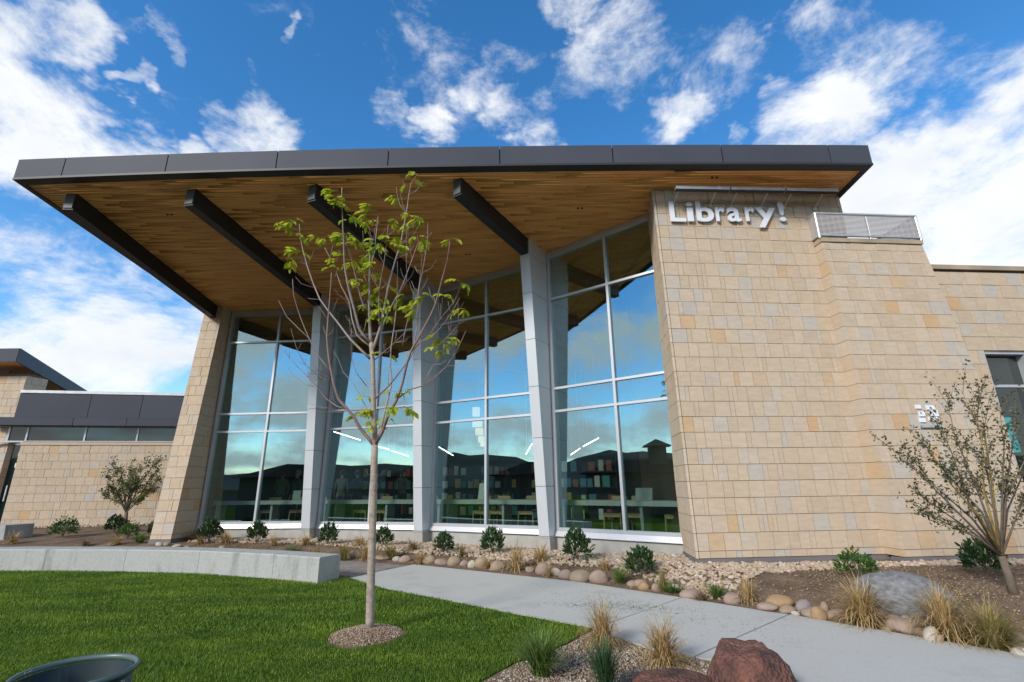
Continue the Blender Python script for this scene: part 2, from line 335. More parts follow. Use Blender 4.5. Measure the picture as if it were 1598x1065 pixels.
def fast_mesh(name, verts, tris_or_quads, mat, smooth=False):
    """numpy arrays -> mesh (all faces the same size)"""
    v = np.asarray(verts, np.float32); f = np.asarray(tris_or_quads, np.int32); k = f.shape[1]
    me = bpy.data.meshes.new(name)
    me.vertices.add(len(v)); me.vertices.foreach_set('co', v.ravel())
    me.loops.add(f.size); me.loops.foreach_set('vertex_index', f.ravel())
    me.polygons.add(len(f)); me.polygons.foreach_set('loop_start', np.arange(len(f), dtype=np.int32) * k)
    try: me.polygons.foreach_set('loop_total', np.full(len(f), k, np.int32))
    except Exception: pass
    if smooth: me.polygons.foreach_set('use_smooth', np.ones(len(f), bool))
    me.update(calc_edges=True); me.validate()
    if mat: me.materials.append(mat)
    return me
def in_poly(x, y, poly):
    x = np.asarray(x); y = np.asarray(y); r = np.zeros(x.shape, bool); n = len(poly)
    for i in range(n):
        (x0, y0), (x1, y1) = poly[i], poly[(i + 1) % n]
        c = ((y0 > y) != (y1 > y)); xs = (x1 - x0) * (y - y0) / ((y1 - y0) if y1 != y0 else 1e-9) + x0
        r ^= c & (x < xs)
    return r
def ico(sub):
    import bmesh
    bm = bmesh.new(); bmesh.ops.create_icosphere(bm, subdivisions=sub, radius=1.0)
    v = np.array([p.co[:] for p in bm.verts]); f = np.array([[q.index for q in p.verts] for p in bm.faces]); bm.free(); return v, f

# ------------------------------------------------------------------ ground
EDGE = [(6.5, 3.0), (4.904, 5.395), (4.248, 6.15), (3.32, 7.148), (2.48, 8.05), (1.078, 9.388), (-.552, 10.5), (-2.224, 11.617), (-4, 12.5), (-7, 13.3), (-12, 13.9), (-34, 14.5)]
def bed_dist(x, y):
    x = np.asarray(x, float); y = np.asarray(y, float); best = np.full(x.shape, 1e9); sgn = np.ones(x.shape)
    for (x0, y0), (x1, y1) in zip(EDGE[:-1], EDGE[1:]):
        dx, dy = x1 - x0, y1 - y0; t = np.clip(((x - x0) * dx + (y - y0) * dy) / (dx * dx + dy * dy), 0, 1)
        ex, ey = x - x0 - t * dx, y - y0 - t * dy; d = np.hypot(ex, ey)
        cr_ = dx * (y - y0) - dy * (x - x0)
        u = d < best; best = np.where(u, d, best); sgn = np.where(u, np.where(cr_ < 0, 1, -1), sgn)
    return best * sgn
def sstep(t): t = np.clip(t, 0, 1); return t * t * (3 - 2 * t)
def gz(x, y):
    d = bed_dist(x, y); y = np.asarray(y, float)
    return 0.17 * sstep(d / 1.3) + 0.15 * sstep((y - 14.2) / 5) * (d > 0) + .09 * sstep((np.asarray(x, float) - 1.6) / 1.4) * sstep((d - .3) / 1.2)
def ground_at(px, py, lift=0.0):
    z = 0.0
    for _ in range(12):
        q = at_z(px, py, z + lift); z = float(gz(q[0], q[1]))
    return np.array([q[0], q[1], z])
xs = np.concatenate([[-3500, -1200, -400, -150, -70], np.arange(-34, 22.01, .3), [40, 100, 300, 1000, 3500]])
ys = np.concatenate([[-3500, -1200, -400, -150, -60, -20], np.arange(1, 27.01, .3), [40, 100, 300, 1000, 3500]])
gx, gy = np.meshgrid(xs, ys, indexing='ij')
gzv = np.where((gx > -34) & (gx < 22) & (gy > 1) & (gy < 27), gz(gx, gy), 0.0) + rng.normal(0, .004, gx.shape) * ((gx > -30) & (gx < 20) & (gy < 26) & (gy > 1))
nx, ny = len(xs), len(ys)
idx = np.arange(nx * ny).reshape(nx, ny)
quads = np.stack([idx[:-1, :-1], idx[1:, :-1], idx[1:, 1:], idx[:-1, 1:]], -1).reshape(-1, 4)
g = link('ground', fast_mesh('ground', np.stack([gx, gy, gzv], -1).reshape(-1, 3), quads, M_soil, True)); g['kind'] = 'structure'

BENCH = [(-17, 11.3), (-14, 11.55), (-11.2, 11.52), (-10.15, 11.40), (-8.25, 11.18), (-6.46, 10.80), (-4.60, 10.09), (-3.52, 9.54)]
LAWN = [(-30, 11)] + BENCH + [(-3.3, 9.98), (-3.12, 10.06), (-2.2, 9.045), (-1.105, 8.159), (-.04, 7.256), (.912, 6.511), (.512, 5.918), (-.034, 5.35), (-.338, 4.885), (-.6, 4.2), (-.7, 3), (-.6, -1), (40, -1), (40, -13.8), (-95, -13.8), (-95, 9), (-30, 9)]
mb = MB(); mb.add([(x, y, .012) for x, y in LAWN], [tuple(range(len(LAWN) - 1, -1, -1))])
struct('lawn', mb, M_lawnbase)
MULCH_C = (-1.72, 6.33)
# blades of grass: one uncountable mass
def blades(n, lo, hi, hmin, hmax, wid):
    x = rng.uniform(-13.5, 1.0, n); y = rng.uniform(lo, hi, n)
    ok = in_poly(x, y, LAWN) & (np.hypot((x - MULCH_C[0]) / .42, (y - MULCH_C[1]) / .44) > 1) & (np.abs(x) < y * 1.15 + 1.0)
    x, y = x[ok], y[ok]; n = len(x)
    patch = 0.5 + 0.5 * np.sin(x * 1.7 + 2 * np.sin(y * .9)) * np.sin(y * 2.3 + x * .5)
    h = rng.uniform(hmin, hmax, n) * (.75 + .4 * patch); a = rng.uniform(0, 2 * PI, n); w = wid * rng.uniform(.7, 1.3, n)
    lean = rng.uniform(.1, .75, n) * h; b = rng.uniform(0, 2 * PI, n)
    ca, sa = np.cos(a) * w, np.sin(a) * w; lx, ly = np.cos(b) * lean, np.sin(b) * lean
    z0 = np.full(n, .008)
    P = np.stack([np.stack([x - ca, y - sa, z0], -1), np.stack([x + ca, y + sa, z0], -1),
                  np.stack([x + ca * .8 + lx * .35, y + sa * .8 + ly * .35, z0 + h * .6], -1), np.stack([x + lx, y + ly, z0 + h], -1),
                  np.stack([x - ca * .8 + lx * .35, y - sa * .8 + ly * .35, z0 + h * .6], -1)], 1)
    i = np.arange(n)[:, None] * 5
    F = np.concatenate([i + [[0, 1, 2]], i + [[0, 2, 4]], i + [[4, 2, 3]]], 1).reshape(-1, 3)
    return P.reshape(-1, 3), F
p1, f1 = blades(420000, 2.0, 6.5, .018, .042, .0019)
p2, f2 = blades(260000, 6.5, 12, .022, .044, .0030)
o = link('grass', fast_mesh('grass', np.concatenate([p1, p2]), np.concatenate([f1, f2 + len(p1)]), M_grass)); o['kind'] = 'stuff'

# walkway slabs
walk = bpy.data.objects.new('walkway', None); COL.objects.link(walk); walk['kind'] = 'structure'
SL = [[(-2.224, 11.617), (-3.12, 10.06), (-2.2, 9.045), (-1.105, 8.159), (-.04, 7.256), (.925, 6.51), (2.475, 8.055), (1.078, 9.388), (-.552, 10.5)],
      [(2.487, 8.045), (.935, 6.495), (1.365, 5.775), (1.745, 5.48), (3.50, 7.015), (3.32, 7.148)],
      [(3.513, 7.0), (1.76, 5.465), (1.934, 5.364), (2.45, 4.79), (2.9, 4.0), (3.2, 3.3), (6.2, 3.45), (4.904, 5.395), (4.248, 6.15)],
      [(6.21, 3.435), (3.2, 3.285), (3.9, -2), (8, -2)]]
for pl in SL: part('concrete_slab', MB().prism(pl, -.08, .02), M_path, walk)
# brick pavers behind the bench end
mb = MB(); PAV = [(-3.13, 10.07), (-2.24, 11.61), (-4, 12.48), (-7, 13.2), (-7, 11.5), (-4.4, 10.6)]
ang = math.radians(30)
for i in range(-60, 60):
    for j in range(-60, 60):
        u = i * .204 + (j % 2) * .1; v = j * .104
        cx, cy = -4 + u * math.cos(ang) - v * math.sin(ang), 11.5 + u * math.sin(ang) + v * math.cos(ang)
        q = [(cx + du * math.cos(ang) - dv * math.sin(ang), cy + du * math.sin(ang) + dv * math.cos(ang)) for du, dv in ((-.099, -.049), (.099, -.049), (.099, .049), (-.099, .049))]
        if all(in_poly(np.array([x]), np.array([y]), PAV)[0] for x, y in q): mb.prism(q, -.05, .016 + random.uniform(-.002, .002))
pv = bpy.data.objects.new('paver_patio', None); COL.objects.link(pv); pv['kind'] = 'structure'
part('brick', mb, M_paver, pv, kind='stuff')
# road and parking behind the camera (seen only mirrored in the glazing)
struct('parking_lot', MB().add([(-160, -90, .01), (120, -90, .01), (120, -14, .01), (-160, -14, .01)], [(0, 1, 2, 3)]), M_asphalt)
struct('field', MB().add([(-1300, -950, .008), (-96, -950, .008), (-96, 12, .008), (-1300, 12, .008)], [(0, 1, 2, 3)]).add([(-96, -950, .008), (900, -950, .008), (900, -91, .008), (-96, -91, .008)], [(0, 1, 2, 3)]), simple('scrub_field', (.03, .034, .02), .95, spec=0.0, noise=.3, nscale=.05))
# hills on the horizon behind the camera
v = []; f = []
na = 140
for i in range(na):
    a = math.radians(150 + 250 * i / (na - 1)); R = 1500
    h = 66 + 20 * math.sin(i * .23 + .4) + 11 * math.sin(i * .61 + 1) + 5 * math.sin(i * 1.5) + 3 * math.sin(i * 3.3)
    for rr, hh in ((900, -2), (1150, h * .35), (1500, max(h, 25)), (1900, -2)): v.append((math.cos(a) * rr, math.sin(a) * rr, hh))
for i in range(na - 1):
    for k in range(3): f.append((i * 4 + k, i * 4 + k + 1, (i + 1) * 4 + k + 1, (i + 1) * 4 + k))
struct('hills', MB().add(v, f), M_hill, True)

# ------------------------------------------------------------------ stone facing
Z = Vector((0, 0, 1))
class Frame:
    """wall plane: U along the wall, V up the (leaning) face, W outward"""
    def __init__(s, O, U, tilt=0.0, k=1.0):
        s.k = k; s.O = Vector(O); s.U = Vector((U[0], U[1], 0)).normalized(); w = Vector((s.U.y, -s.U.x, 0))
        s.V = (Z - w * tilt).normalized(); s.W = (w + Z * tilt).normalized(); s.w0 = w
    def p(s, u, v, d=0.0): return s.O + (s.U * u + s.V * v + s.W * d) * s.k
    def hexa(s, mb, u0, u1, v0, v1, d0, d1, u0t=None, u1t=None):
        a, b = (u0 if u0t is None else u0t), (u1 if u1t is None else u1t)
        return mb.hexa([s.p(u0, v0, d1), s.p(u1, v0, d1), s.p(u1, v0, d0), s.p(u0, v0, d0), s.p(a, v1, d1), s.p(b, v1, d1), s.p(b, v1, d0), s.p(a, v1, d0)])
cube_mb = MB().box((-.5, -.5, -.5), (.5, .5, .5))
STONE_ME = cube_mb.mesh('stone', M_stone)
JOINT = .0085
def lay_stones(fr, parent, rows, uL, uR, limit=300, thick=.05, full=.32, mixp=.42):
    """rows = list of (v0, v1); uL, uR are functions of v (slanted ends are cut to fit)"""
    items = []
    for v0, v1 in rows:
        a0, a1, b0, b1 = uL(v0), uL(v1), uR(v0), uR(v1)
        lo, hi = max(a0, a1), min(b0, b1); seams = []
        u = lo + random.choice([.33, .22, .28, .12])
        while u < hi - .07:
            seams.append(u)
            r = random.random()
            u += full * random.uniform(.95, 1.05) if r > mixp else (full * .66 if r > mixp * .5 else full * random.uniform(.26, .36))
        if seams and hi - seams[-1] < .07: seams.pop()
        for i in range(len(seams) + 1):
            l0, l1 = (a0, a1) if i == 0 else (seams[i - 1],) * 2
            r0, r1 = (b0, b1) if i == len(seams) else (seams[i],) * 2
            j = JOINT / 2
            items.append((l0 + j, l1 + j, r0 - j, r1 - j, v0 + .0045, v1 - .0045, random.uniform(-.006, .005)))
    items.sort(key=lambda q: -abs((q[2] - q[0]) * (q[5] - q[4])) / (project(fr.p(q[0], q[4]))[2] ** 2))
    rest = MB(); off = wloc(parent)
    R3 = Matrix((fr.U, fr.V, fr.W)).transposed()
    for k, (l0, l1, r0, r1, v0, v1, dj) in enumerate(items):
        if k >= limit: fr.hexa(rest, l0, r0, v0, v1, -thick + .02, dj, l1, r1); continue
        if abs(l0 - l1) < 1e-6 and abs(r0 - r1) < 1e-6:
            o = link('stone', STONE_ME, parent)
            c = fr.p((l0 + r0) / 2, (v0 + v1) / 2, dj - thick / 2) - off
            o.matrix_local = Matrix.Translation(c) @ R3.to_4x4() @ Matrix.Diagonal(((r0 - l0) * fr.k, (v1 - v0) * fr.k, thick * fr.k, 1))
        else:
            part('stone', fr.hexa(MB(), l0, r0, v0, v1, -thick, dj, l1, r1), M_stone, parent)
    if len(items) > limit: part('stone', rest, M_stone_i, parent, kind='stuff')

def soffit_z(y): return 7.95 - .0718 * (y - 11.33)

# ------------------------------------------------------------------ main building
LIB = thing('library_building', 'modern library hall with sloping timber canopy, tall curved glazing and tan stone tower', 'building', (0, 12, 0))
# --- tower front
K = .951
def toward(p): return Vector((p[0] * K, p[1] * K, EYE + (p[2] - EYE) * K))
FT = Frame(toward((3.412, 9.945, .2)), (.9968, .0797), .025, K)
TW_U = 4.70; CREASE = 3.772; CAPV = 6.87
ROW = .318; V0 = .212
def rows(n, first=.085):
    r = [(first, V0)]
    r += [(V0 + ROW * k, V0 + ROW * (k + 1)) for k in range(n)]
    return r
# backing core of the tower (mortar), real thickness back into the hall
core = MB()
FT.hexa(core, .10, TW_U - .02, .02, 8.40, -.30, -.03); FT.hexa(core, .6, TW_U - .02, .02, 8.40, -4.5, -.301)
tower = part('front_wall', core, M_mortar, LIB)
RW = rows(26)
RW = [(a, min(b, 8.42)) for a, b in RW if a < 8.3]
lay_stones(FT, tower, RW, lambda v: 0.055, lambda v: CREASE if v < 6.95 else TW_U)
# return beside the glazing
GE = Vector((3.37, 10.62, 0))   # where the return meets the last window
def retp(t, v, d):
    f = FT.p(0, v, -.05); b = GE.copy(); b.z = f.z; n = (f - b); n.z = 0; n = Vector((n.y, -n.x, 0)).normalized(); return b.lerp(f, t) + n * d
def rethexa(mb, t0, t1, v0, v1, d0, d1):
    return mb.hexa([retp(t0, v0, d0), retp(t1, v0, d0), retp(t1, v0, d1), retp(t0, v0, d1), retp(t0, v1, d0), retp(t1, v1, d0), retp(t1, v1, d1), retp(t0, v1, d1)])
ret = part('return_wall', rethexa(MB(), -.05, .97, .02, 8.38, -.25, -.03), M_mortar, LIB)
for a, b in RW:
    cuts_ = random.choice([[0, .30, .62, 1], [0, .12, .42, .72, 1], [0, .28, .40, .70, 1]]); j = JOINT / 2
    for t0, t1 in zip(cuts_[:-1], cuts_[1:]): part('stone', rethexa(MB(), t0 + (.003 if t0 else -.04), t1 - (.003 if t1 < 1 else -.043), a + j, b - j, -.05, random.uniform(-.004, .003)), M_stone, ret)
bs = MB(); FT.hexa(bs, -.012, CREASE + .2, -.35, .078, -.3, .008); rethexa(bs, 0, .995, -.35, .078, -.2, .01)
part('base_flashing', bs, M_basegrey, LIB)

# --- stair volume with battered side
O2 = Vector((7.17, 10.245, .2)) + Vector((.0797, -.9968, 0)) * .43
FS = Frame(toward(O2), (.9968, .0797), .055, K)
def edge2(v): return 2.49 - .0831 * (v - 6.906)
core = MB(); FS.hexa(core, .05, edge2(0) - .03, .02, CAPV - .02, -.34, -.03, .05, edge2(CAPV) - .03); FS.hexa(core, .6, edge2(0) - .03, .02, CAPV - .02, -3.6, -.341, .6, edge2(CAPV) - .03)
stair = part('stair_wall', core, M_mortar, LIB)
R2 = [(a, min(b, CAPV - .11)) for a, b in rows(22) if a < CAPV - .15]
lay_stones(FS, stair, R2, lambda v: 0.058, edge2)
FS2 = Frame(FS.p(0, 0, 0) + Vector((-.0797, .9968, 0)) * .43 * K, (.0797, -.9968), 0.0, K)
for (a, b) in R2:
    w0, w1 = .43 - .055 * a + .002, .43 - .055 * b + .002
    part('stone', FS2.hexa(MB(), -.45, w0, a + .004, b - .004, -.06, .0, -.45, w1), M_stone, stair)
cap = MB(); FS.hexa(cap, -.02, edge2(CAPV) + .02, CAPV - .105, CAPV, -.30, .03); FS.hexa(cap, .4, edge2(CAPV) + .02, CAPV - .105, CAPV - .004, -2.9, -.301)
part('parapet_cap', cap, simple('cap_stone', (.33, .26, .185), .85, noise=.2, nscale=2, bump=.2), LIB)
# side wall facing right (battered)
bsr = MB(); FS.hexa(bsr, -.01, edge2(0) + .012, -.35, .078, -.3, .01); part('base_flashing', bsr, M_basegrey, LIB)

# --- stone pillar at the left end
L1 = Vector((-9.72, 16.04, 0)); dW1 = Vector((1.71, -.08, 0)).normalized(); nW1 = Vector((dW1.y, -dW1.x, 0))
PR = L1 - dW1 * .085
def pdepth(z): return 1.065 - (z - .2) * .084
PW = .635
FPf = Frame(PR + nW1 * pdepth(.2) - dW1 * PW + Z * .2, dW1, .084)
FPs = Frame(PR - nW1 * .35 + Z * .2, (nW1.x, nW1.y), 0.0); FPs.W = dW1.copy()  # right side, u runs outwards from the glass
PH = soffit_z(15.3) - .2
core = MB()
def pil(inset):
    z0, z1 = .2, .2 + PH
    a = PR - nW1 * .6; q = []
    for z in (z0, z1):
        d = pdepth(z) - inset
        for base in (PR - dW1 * (PW - inset) + nW1 * d, PR - dW1 * inset + nW1 * d, PR - dW1 * inset - nW1 * .6, PR - dW1 * (PW - inset) - nW1 * .6): q.append(base + Z * z)
    return q
core.hexa(pil(.03))
pillar = part('stone_pillar', core, M_mortar, LIB)
RP = [(a, min(b, PH)) for a, b in rows(24) if a < PH - .05]
lay_stones(FPf, pillar, RP, lambda v: -.0, lambda v: PW, mixp=.5)
class SideFrame(Frame):
    pass
FPs = SideFrame(PR + Z * .2, (nW1.x, nW1.y), 0.0)
FPs.W = dW1.copy()
def sidehexa(mb, u0, u1, v0, v1, d0, d1, u0t=None, u1t=None):
    a, b = (u0 if u0t is None else u0t), (u1 if u1t is None else u1t)
    P = lambda u, v, d: PR + Z * (.2 + v) + nW1 * u + dW1 * d
    return mb.hexa([P(u0, v0, d0), P(u1, v0, d0), P(u1, v0, d1), P(u0, v0, d1), P(a, v1, d0), P(b, v1, d0), P(b, v1, d1), P(a, v1, d1)])
for a, b in RP:
    e0, e1 = pdepth(.2 + a) - .048, pdepth(.2 + b) - .048
    s = random.choice([.33, .5, .66]) * min(e0, e1); j = JOINT / 2
    part('stone', sidehexa(MB(), -.3, s - j, a + j, b - j, -.05, random.uniform(-.004, .003)), M_stone, pillar)
    part('stone', sidehexa(MB(), s + j, e0, a + j, b - j, -.05, random.uniform(-.004, .003), None, e1), M_stone, pillar)
# left cheek of the pillar
ck = MB()
P = lambda u, z, d: PR - dW1 * PW + Z * z + nW1 * u - dW1 * d
ck.hexa([P(-.6, .28, 0), P(pdepth(.28) - .05, .28, 0), P(pdepth(.28) - .05, .28, -.02), P(-.6, .28, -.02), P(-.6, 7.6, 0), P(pdepth(7.6) - .05, 7.6, 0), P(pdepth(7.6) - .05, 7.6, -.02), P(-.6, 7.6, -.02)])
part('left_cheek', ck, M_stone_i, pillar)
pb = MB(); q = pil(-.01); qb = [v.copy() for v in q]
for i in range(4): qb[i].z = .05; qb[i + 4] = q[i].copy(); qb[i + 4].z = .275
pb.hexa(qb); part('base_flashing', pb, M_basegrey, LIB)

# --- roof canopy
def fas_y(x): return 8.83 + .0020 * x * x
RX0, RX1, RB = -10.72, 7.76, 25.0
xsr = np.linspace(RX0, RX1, 40)
roof_mb = MB()
pl = [(x, fas_y(x) + .05) for x in xsr[1:-1]]; pl = [(RX0 + .05, fas_y(RX0) + .05)] + pl + [(RX1 - .05, fas_y(RX1) + .05), (RX1 - .05, RB), (RX0 - .1, RB)]
roof_mb.prism(pl, lambda x, y: soffit_z(y) + .03, lambda x, y: 8.58 - .05 * max(0, y - 9) * .6)
roof = part('roof', roof_mb, M_fascia, LIB)
# dark drip edge between boards and fascia
de = MB()
for i in range(39):
    x0, x1 = xsr[i], xsr[i + 1]
    q = []
    for (x, y) in ((x0, fas_y(x0) - .012), (x1, fas_y(x1) - .012), (x1, fas_y(x1) + .19), (x0, fas_y(x0) + .19)): q.append((x, y, soffit_z(y) - .012))
    q += [(a, b, c + .05) for a, b, c in q]; de.hexa(q)
for x, s in ((RX0, 1), (RX1, -1)):
    y0 = fas_y(x) + .19; q = []
    for (xx, y) in ((x, y0), (x + s * .13, y0), (x + s * .13, RB), (x, RB)): q.append((xx, y, soffit_z(y) - .012))
    if s < 0: q = [q[1], q[0], q[3], q[2]]
    q += [(a, b, c + .05) for a, b, c in q]; de.hexa(q)
part('drip_edge', de, M_beam, roof)
# fascia panels
JX = [RX0, -9.64, -7.36, -4.97, -2.582, -.209, 2.193, 4.532, 6.86, RX1]
for a, b in zip(JX[:-1], JX[1:]):
    m = MB(); n = 5
    for i in range(n):
        x0, x1 = a + .012 + (b - a - .024) * i / n, a + .012 + (b - a - .024) * (i + 1) / n
        q = [(x0, fas_y(x0) - .01, soffit_z(fas_y(x0)) + .02), (x1, fas_y(x1) - .01, soffit_z(fas_y(x1)) + .02), (x1, fas_y(x1) + .03, soffit_z(fas_y(x1)) + .02), (x0, fas_y(x0) + .03, soffit_z(fas_y(x0)) + .02)]
        q += [(q[k][0], q[k][1], 8.605) for k in range(4)]; m.hexa(q)
    part('fascia_panel', m, M_fascia, roof)
for x, s in ((RX0, 1), (RX1, -1)):
    y = fas_y(x) + .04
    while y < 20:
        y1 = min(y + 2.4, 20.5); m = MB()
        q = [(x - .01 * s, y, soffit_z(y) + .02), (x + .03 * s, y, soffit_z(y) + .02), (x + .03 * s, y1 - .012, soffit_z(y1) + .02), (x - .01 * s, y1 - .012, soffit_z(y1) + .02)]
        tz = lambda yy: 8.605 - .0718 * (yy - 9)
        if s < 0: q = [q[1], q[0], q[3], q[2]]
        q += [(a, b, tz(b)) for a, b, c in q]; m.hexa(q)
        part('fascia_panel', m, M_fascia, roof); y = y1
# soffit boards (too thin to pick apart): real boards with gaps
V_ = []; F_ = []
y = fas_y(0) + .1
BW = .085
row = 0
while y < 23.8:
    x = RX0 + .14 - random.uniform(0, 2.5)
    while x < RX1 - .14:
        ln = random.choice([1.6, 2.4, 3.0, 3.6]); x0, x1 = max(x, RX0 + .14), min(x + ln - .004, RX1 - .14)
        if x1 - x0 > .05 and y > max(fas_y(x0), fas_y(x1)) + .09:
            zz_ = random.uniform(-.003, .003)
            o = len(V_)
            for xx in (x0, x1):
                for yy in (y, y + BW - .006):
                    yo = yy + .0020 * 0
                    V_.append((xx, yo, soffit_z(yo) + zz_)); V_.append((xx, yo, soffit_z(yo) + .03))
            F_ += [(o, o + 2, o + 6, o + 4), (o, o + 4, o + 5, o + 1), (o + 2, o + 3, o + 7, o + 6), (o, o + 1, o + 3, o + 2), (o + 4, o + 6, o + 7, o + 5), (o + 1, o + 5, o + 7, o + 3)]
        x += ln
    y += BW
keep = []
so = link('soffit_board', fast_mesh('soffit_board', np.array(V_) - np.array(wloc(roof)), np.array(F_), M_wood), roof); so['kind'] = 'stuff'
# boards in the curved leftovers along the fascia are covered by the drip edge
# small twin downlights in the soffit
for px, py in ((265, 335), (905, 325), (1115, 277), (730, 397)):
    d = ray(px, py); n_ = np.array([0, .0718, 1.0]); t = (n_ @ (np.array([0, 11.33, 7.95]) - EYEP)) / (n_ @ d); q = EYEP + d * t
    for dx in (-.05, .05): part('downlight', MB().tube([(q[0] + dx, q[1], q[2] + .01), (q[0] + dx, q[1], q[2] - .02)], .025, 8), M_beam, roof)

# --- black steel beams under the canopy
FIN = [((-6.10, 15.765), -10.1), ((-2.45, 14.51), -23.0), ((.92, 12.55), -32.9)]
def fdepth(z): return .42 + (z - .42) * .0864
BO = [(-9.85, 9.55), (-7.10, 9.46), (-4.35, 9.37), (-1.14, 9.24)]
pin = PR - dW1 * .32 + nW1 * (pdepth(7.3) - .12)
BI = [(pin.x, pin.y)]
for (c, a) in FIN:
    an = math.radians(a); w = Vector((math.sin(an), -math.cos(an), 0)); q = Vector((*c, 0)) + w * (fdepth(7.5) - .02); BI.append((q.x, q.y))
for (x0, y0), (x1, y1) in zip(BO, BI):
    d = Vector((x1 - x0, y1 - y0, 0)).normalized(); t = Vector((-d.y, d.x, 0)) * .10
    m = MB()
    lo = lambda p: (p.x, p.y, soffit_z(p.y) - .40); hi = lambda p: (p.x, p.y, soffit_z(p.y) + .01)
    A, B = Vector((x0, y0, 0)), Vector((x1, y1, 0))
    ring = [A - t, B - t, B + t, A + t]
    m.hexa([lo(p) for p in ring] + [hi(p) for p in ring])
    # bottom flange plate, a little wider
    t2 = t * 1.12; A2 = A - d * .012; ring = [A2 - t2, B - t2, B + t2, A2 + t2]
    m.hexa([(p.x, p.y, soffit_z(p.y) - .422) for p in ring] + [(p.x, p.y, soffit_z(p.y) - .401) for p in ring])
    bm_ = part('roof_beam', m, M_beam, LIB)
    e = MB(); A3 = A - d * .03; ring = [A3 - t * .94, A - d * .002 - t * .94, A - d * .002 + t * .94, A3 + t * .94]
    e.hexa([(p.x, p.y, soffit_z(p.y) - .385) for p in ring] + [(p.x, p.y, soffit_z(p.y) - .03) for p in ring])
    part('end_plate', e, simple('dark_plate', (.05, .055, .058), .5) if 'dark_plate' not in bpy.data.materials else bpy.data.materials['dark_plate'], bm_)

# --- silver fin columns
SEAM = [.50, 1.62, 2.75, 4.0, 5.2, 6.42]
M_dark = simple('panel_joint', (.07, .075, .08), .7)
for (c, a) in FIN:
    an = math.radians(a); U = Vector((math.cos(an), math.sin(an), 0)); W = Vector((U.y, -U.x, 0)); Cc = Vector((*c, 0))
    top = soffit_z(c[1] - .6) - .005
    def blk(z0, z1, hw, d0, extra, topcut=None):
        q = []
        for z in (z0, z1):
            D = fdepth(z) - extra
            for (u, d) in ((-hw, D), (hw, D), (hw, d0), (-hw, d0)): q.append(Cc + U * u + W * d + Z * z)
        return q
    m = MB().hexa(blk(.16, top - .42, .128, -.12, .012))
    col = part('column', m, M_dark, LIB)
    lv = SEAM + [top - .42]
    for z0, z1 in zip(lv[:-1], lv[1:]): part('column_panel', MB().hexa(blk(z0 + .006, z1 - .006, .14, -.14, 0)), M_silver, col)
    # head piece beside the beam, follows the soffit
    q = blk(top - .415, top, .14, -.14, 0)
    for k in (4, 5, 6, 7): q[k].z = soffit_z(q[k].y) - .003
    D = fdepth(7.5) - .02
    for k in (0, 1, 4, 5):
        z = q[k].z; u = -.14 if k in (0, 4) else .14; q[k] = Cc + U * u + W * D; q[k].z = z
    part('column_panel', MB().hexa(q), M_silver, col)
    part('base_trim', MB().hexa(blk(.47, .497, .15, -.14, -.012)), M_alu, col)
    part('concrete_footing', MB().hexa(blk(.0, .466, .145, -.14, 0)), M_curb, col)
    # closing strip between the two window jambs
    m = MB(); m.hexa([Cc + U * u + W * d + Z * z if z < 5 else Cc + U * u + W * d + Z * (soffit_z(c[1]) - .01) for z in (.5, 8) for (u, d) in ((-.20, .02), (.20, .02), (.20, -.16), (-.20, -.16))])
    part('closing_strip', m, M_alu, col)

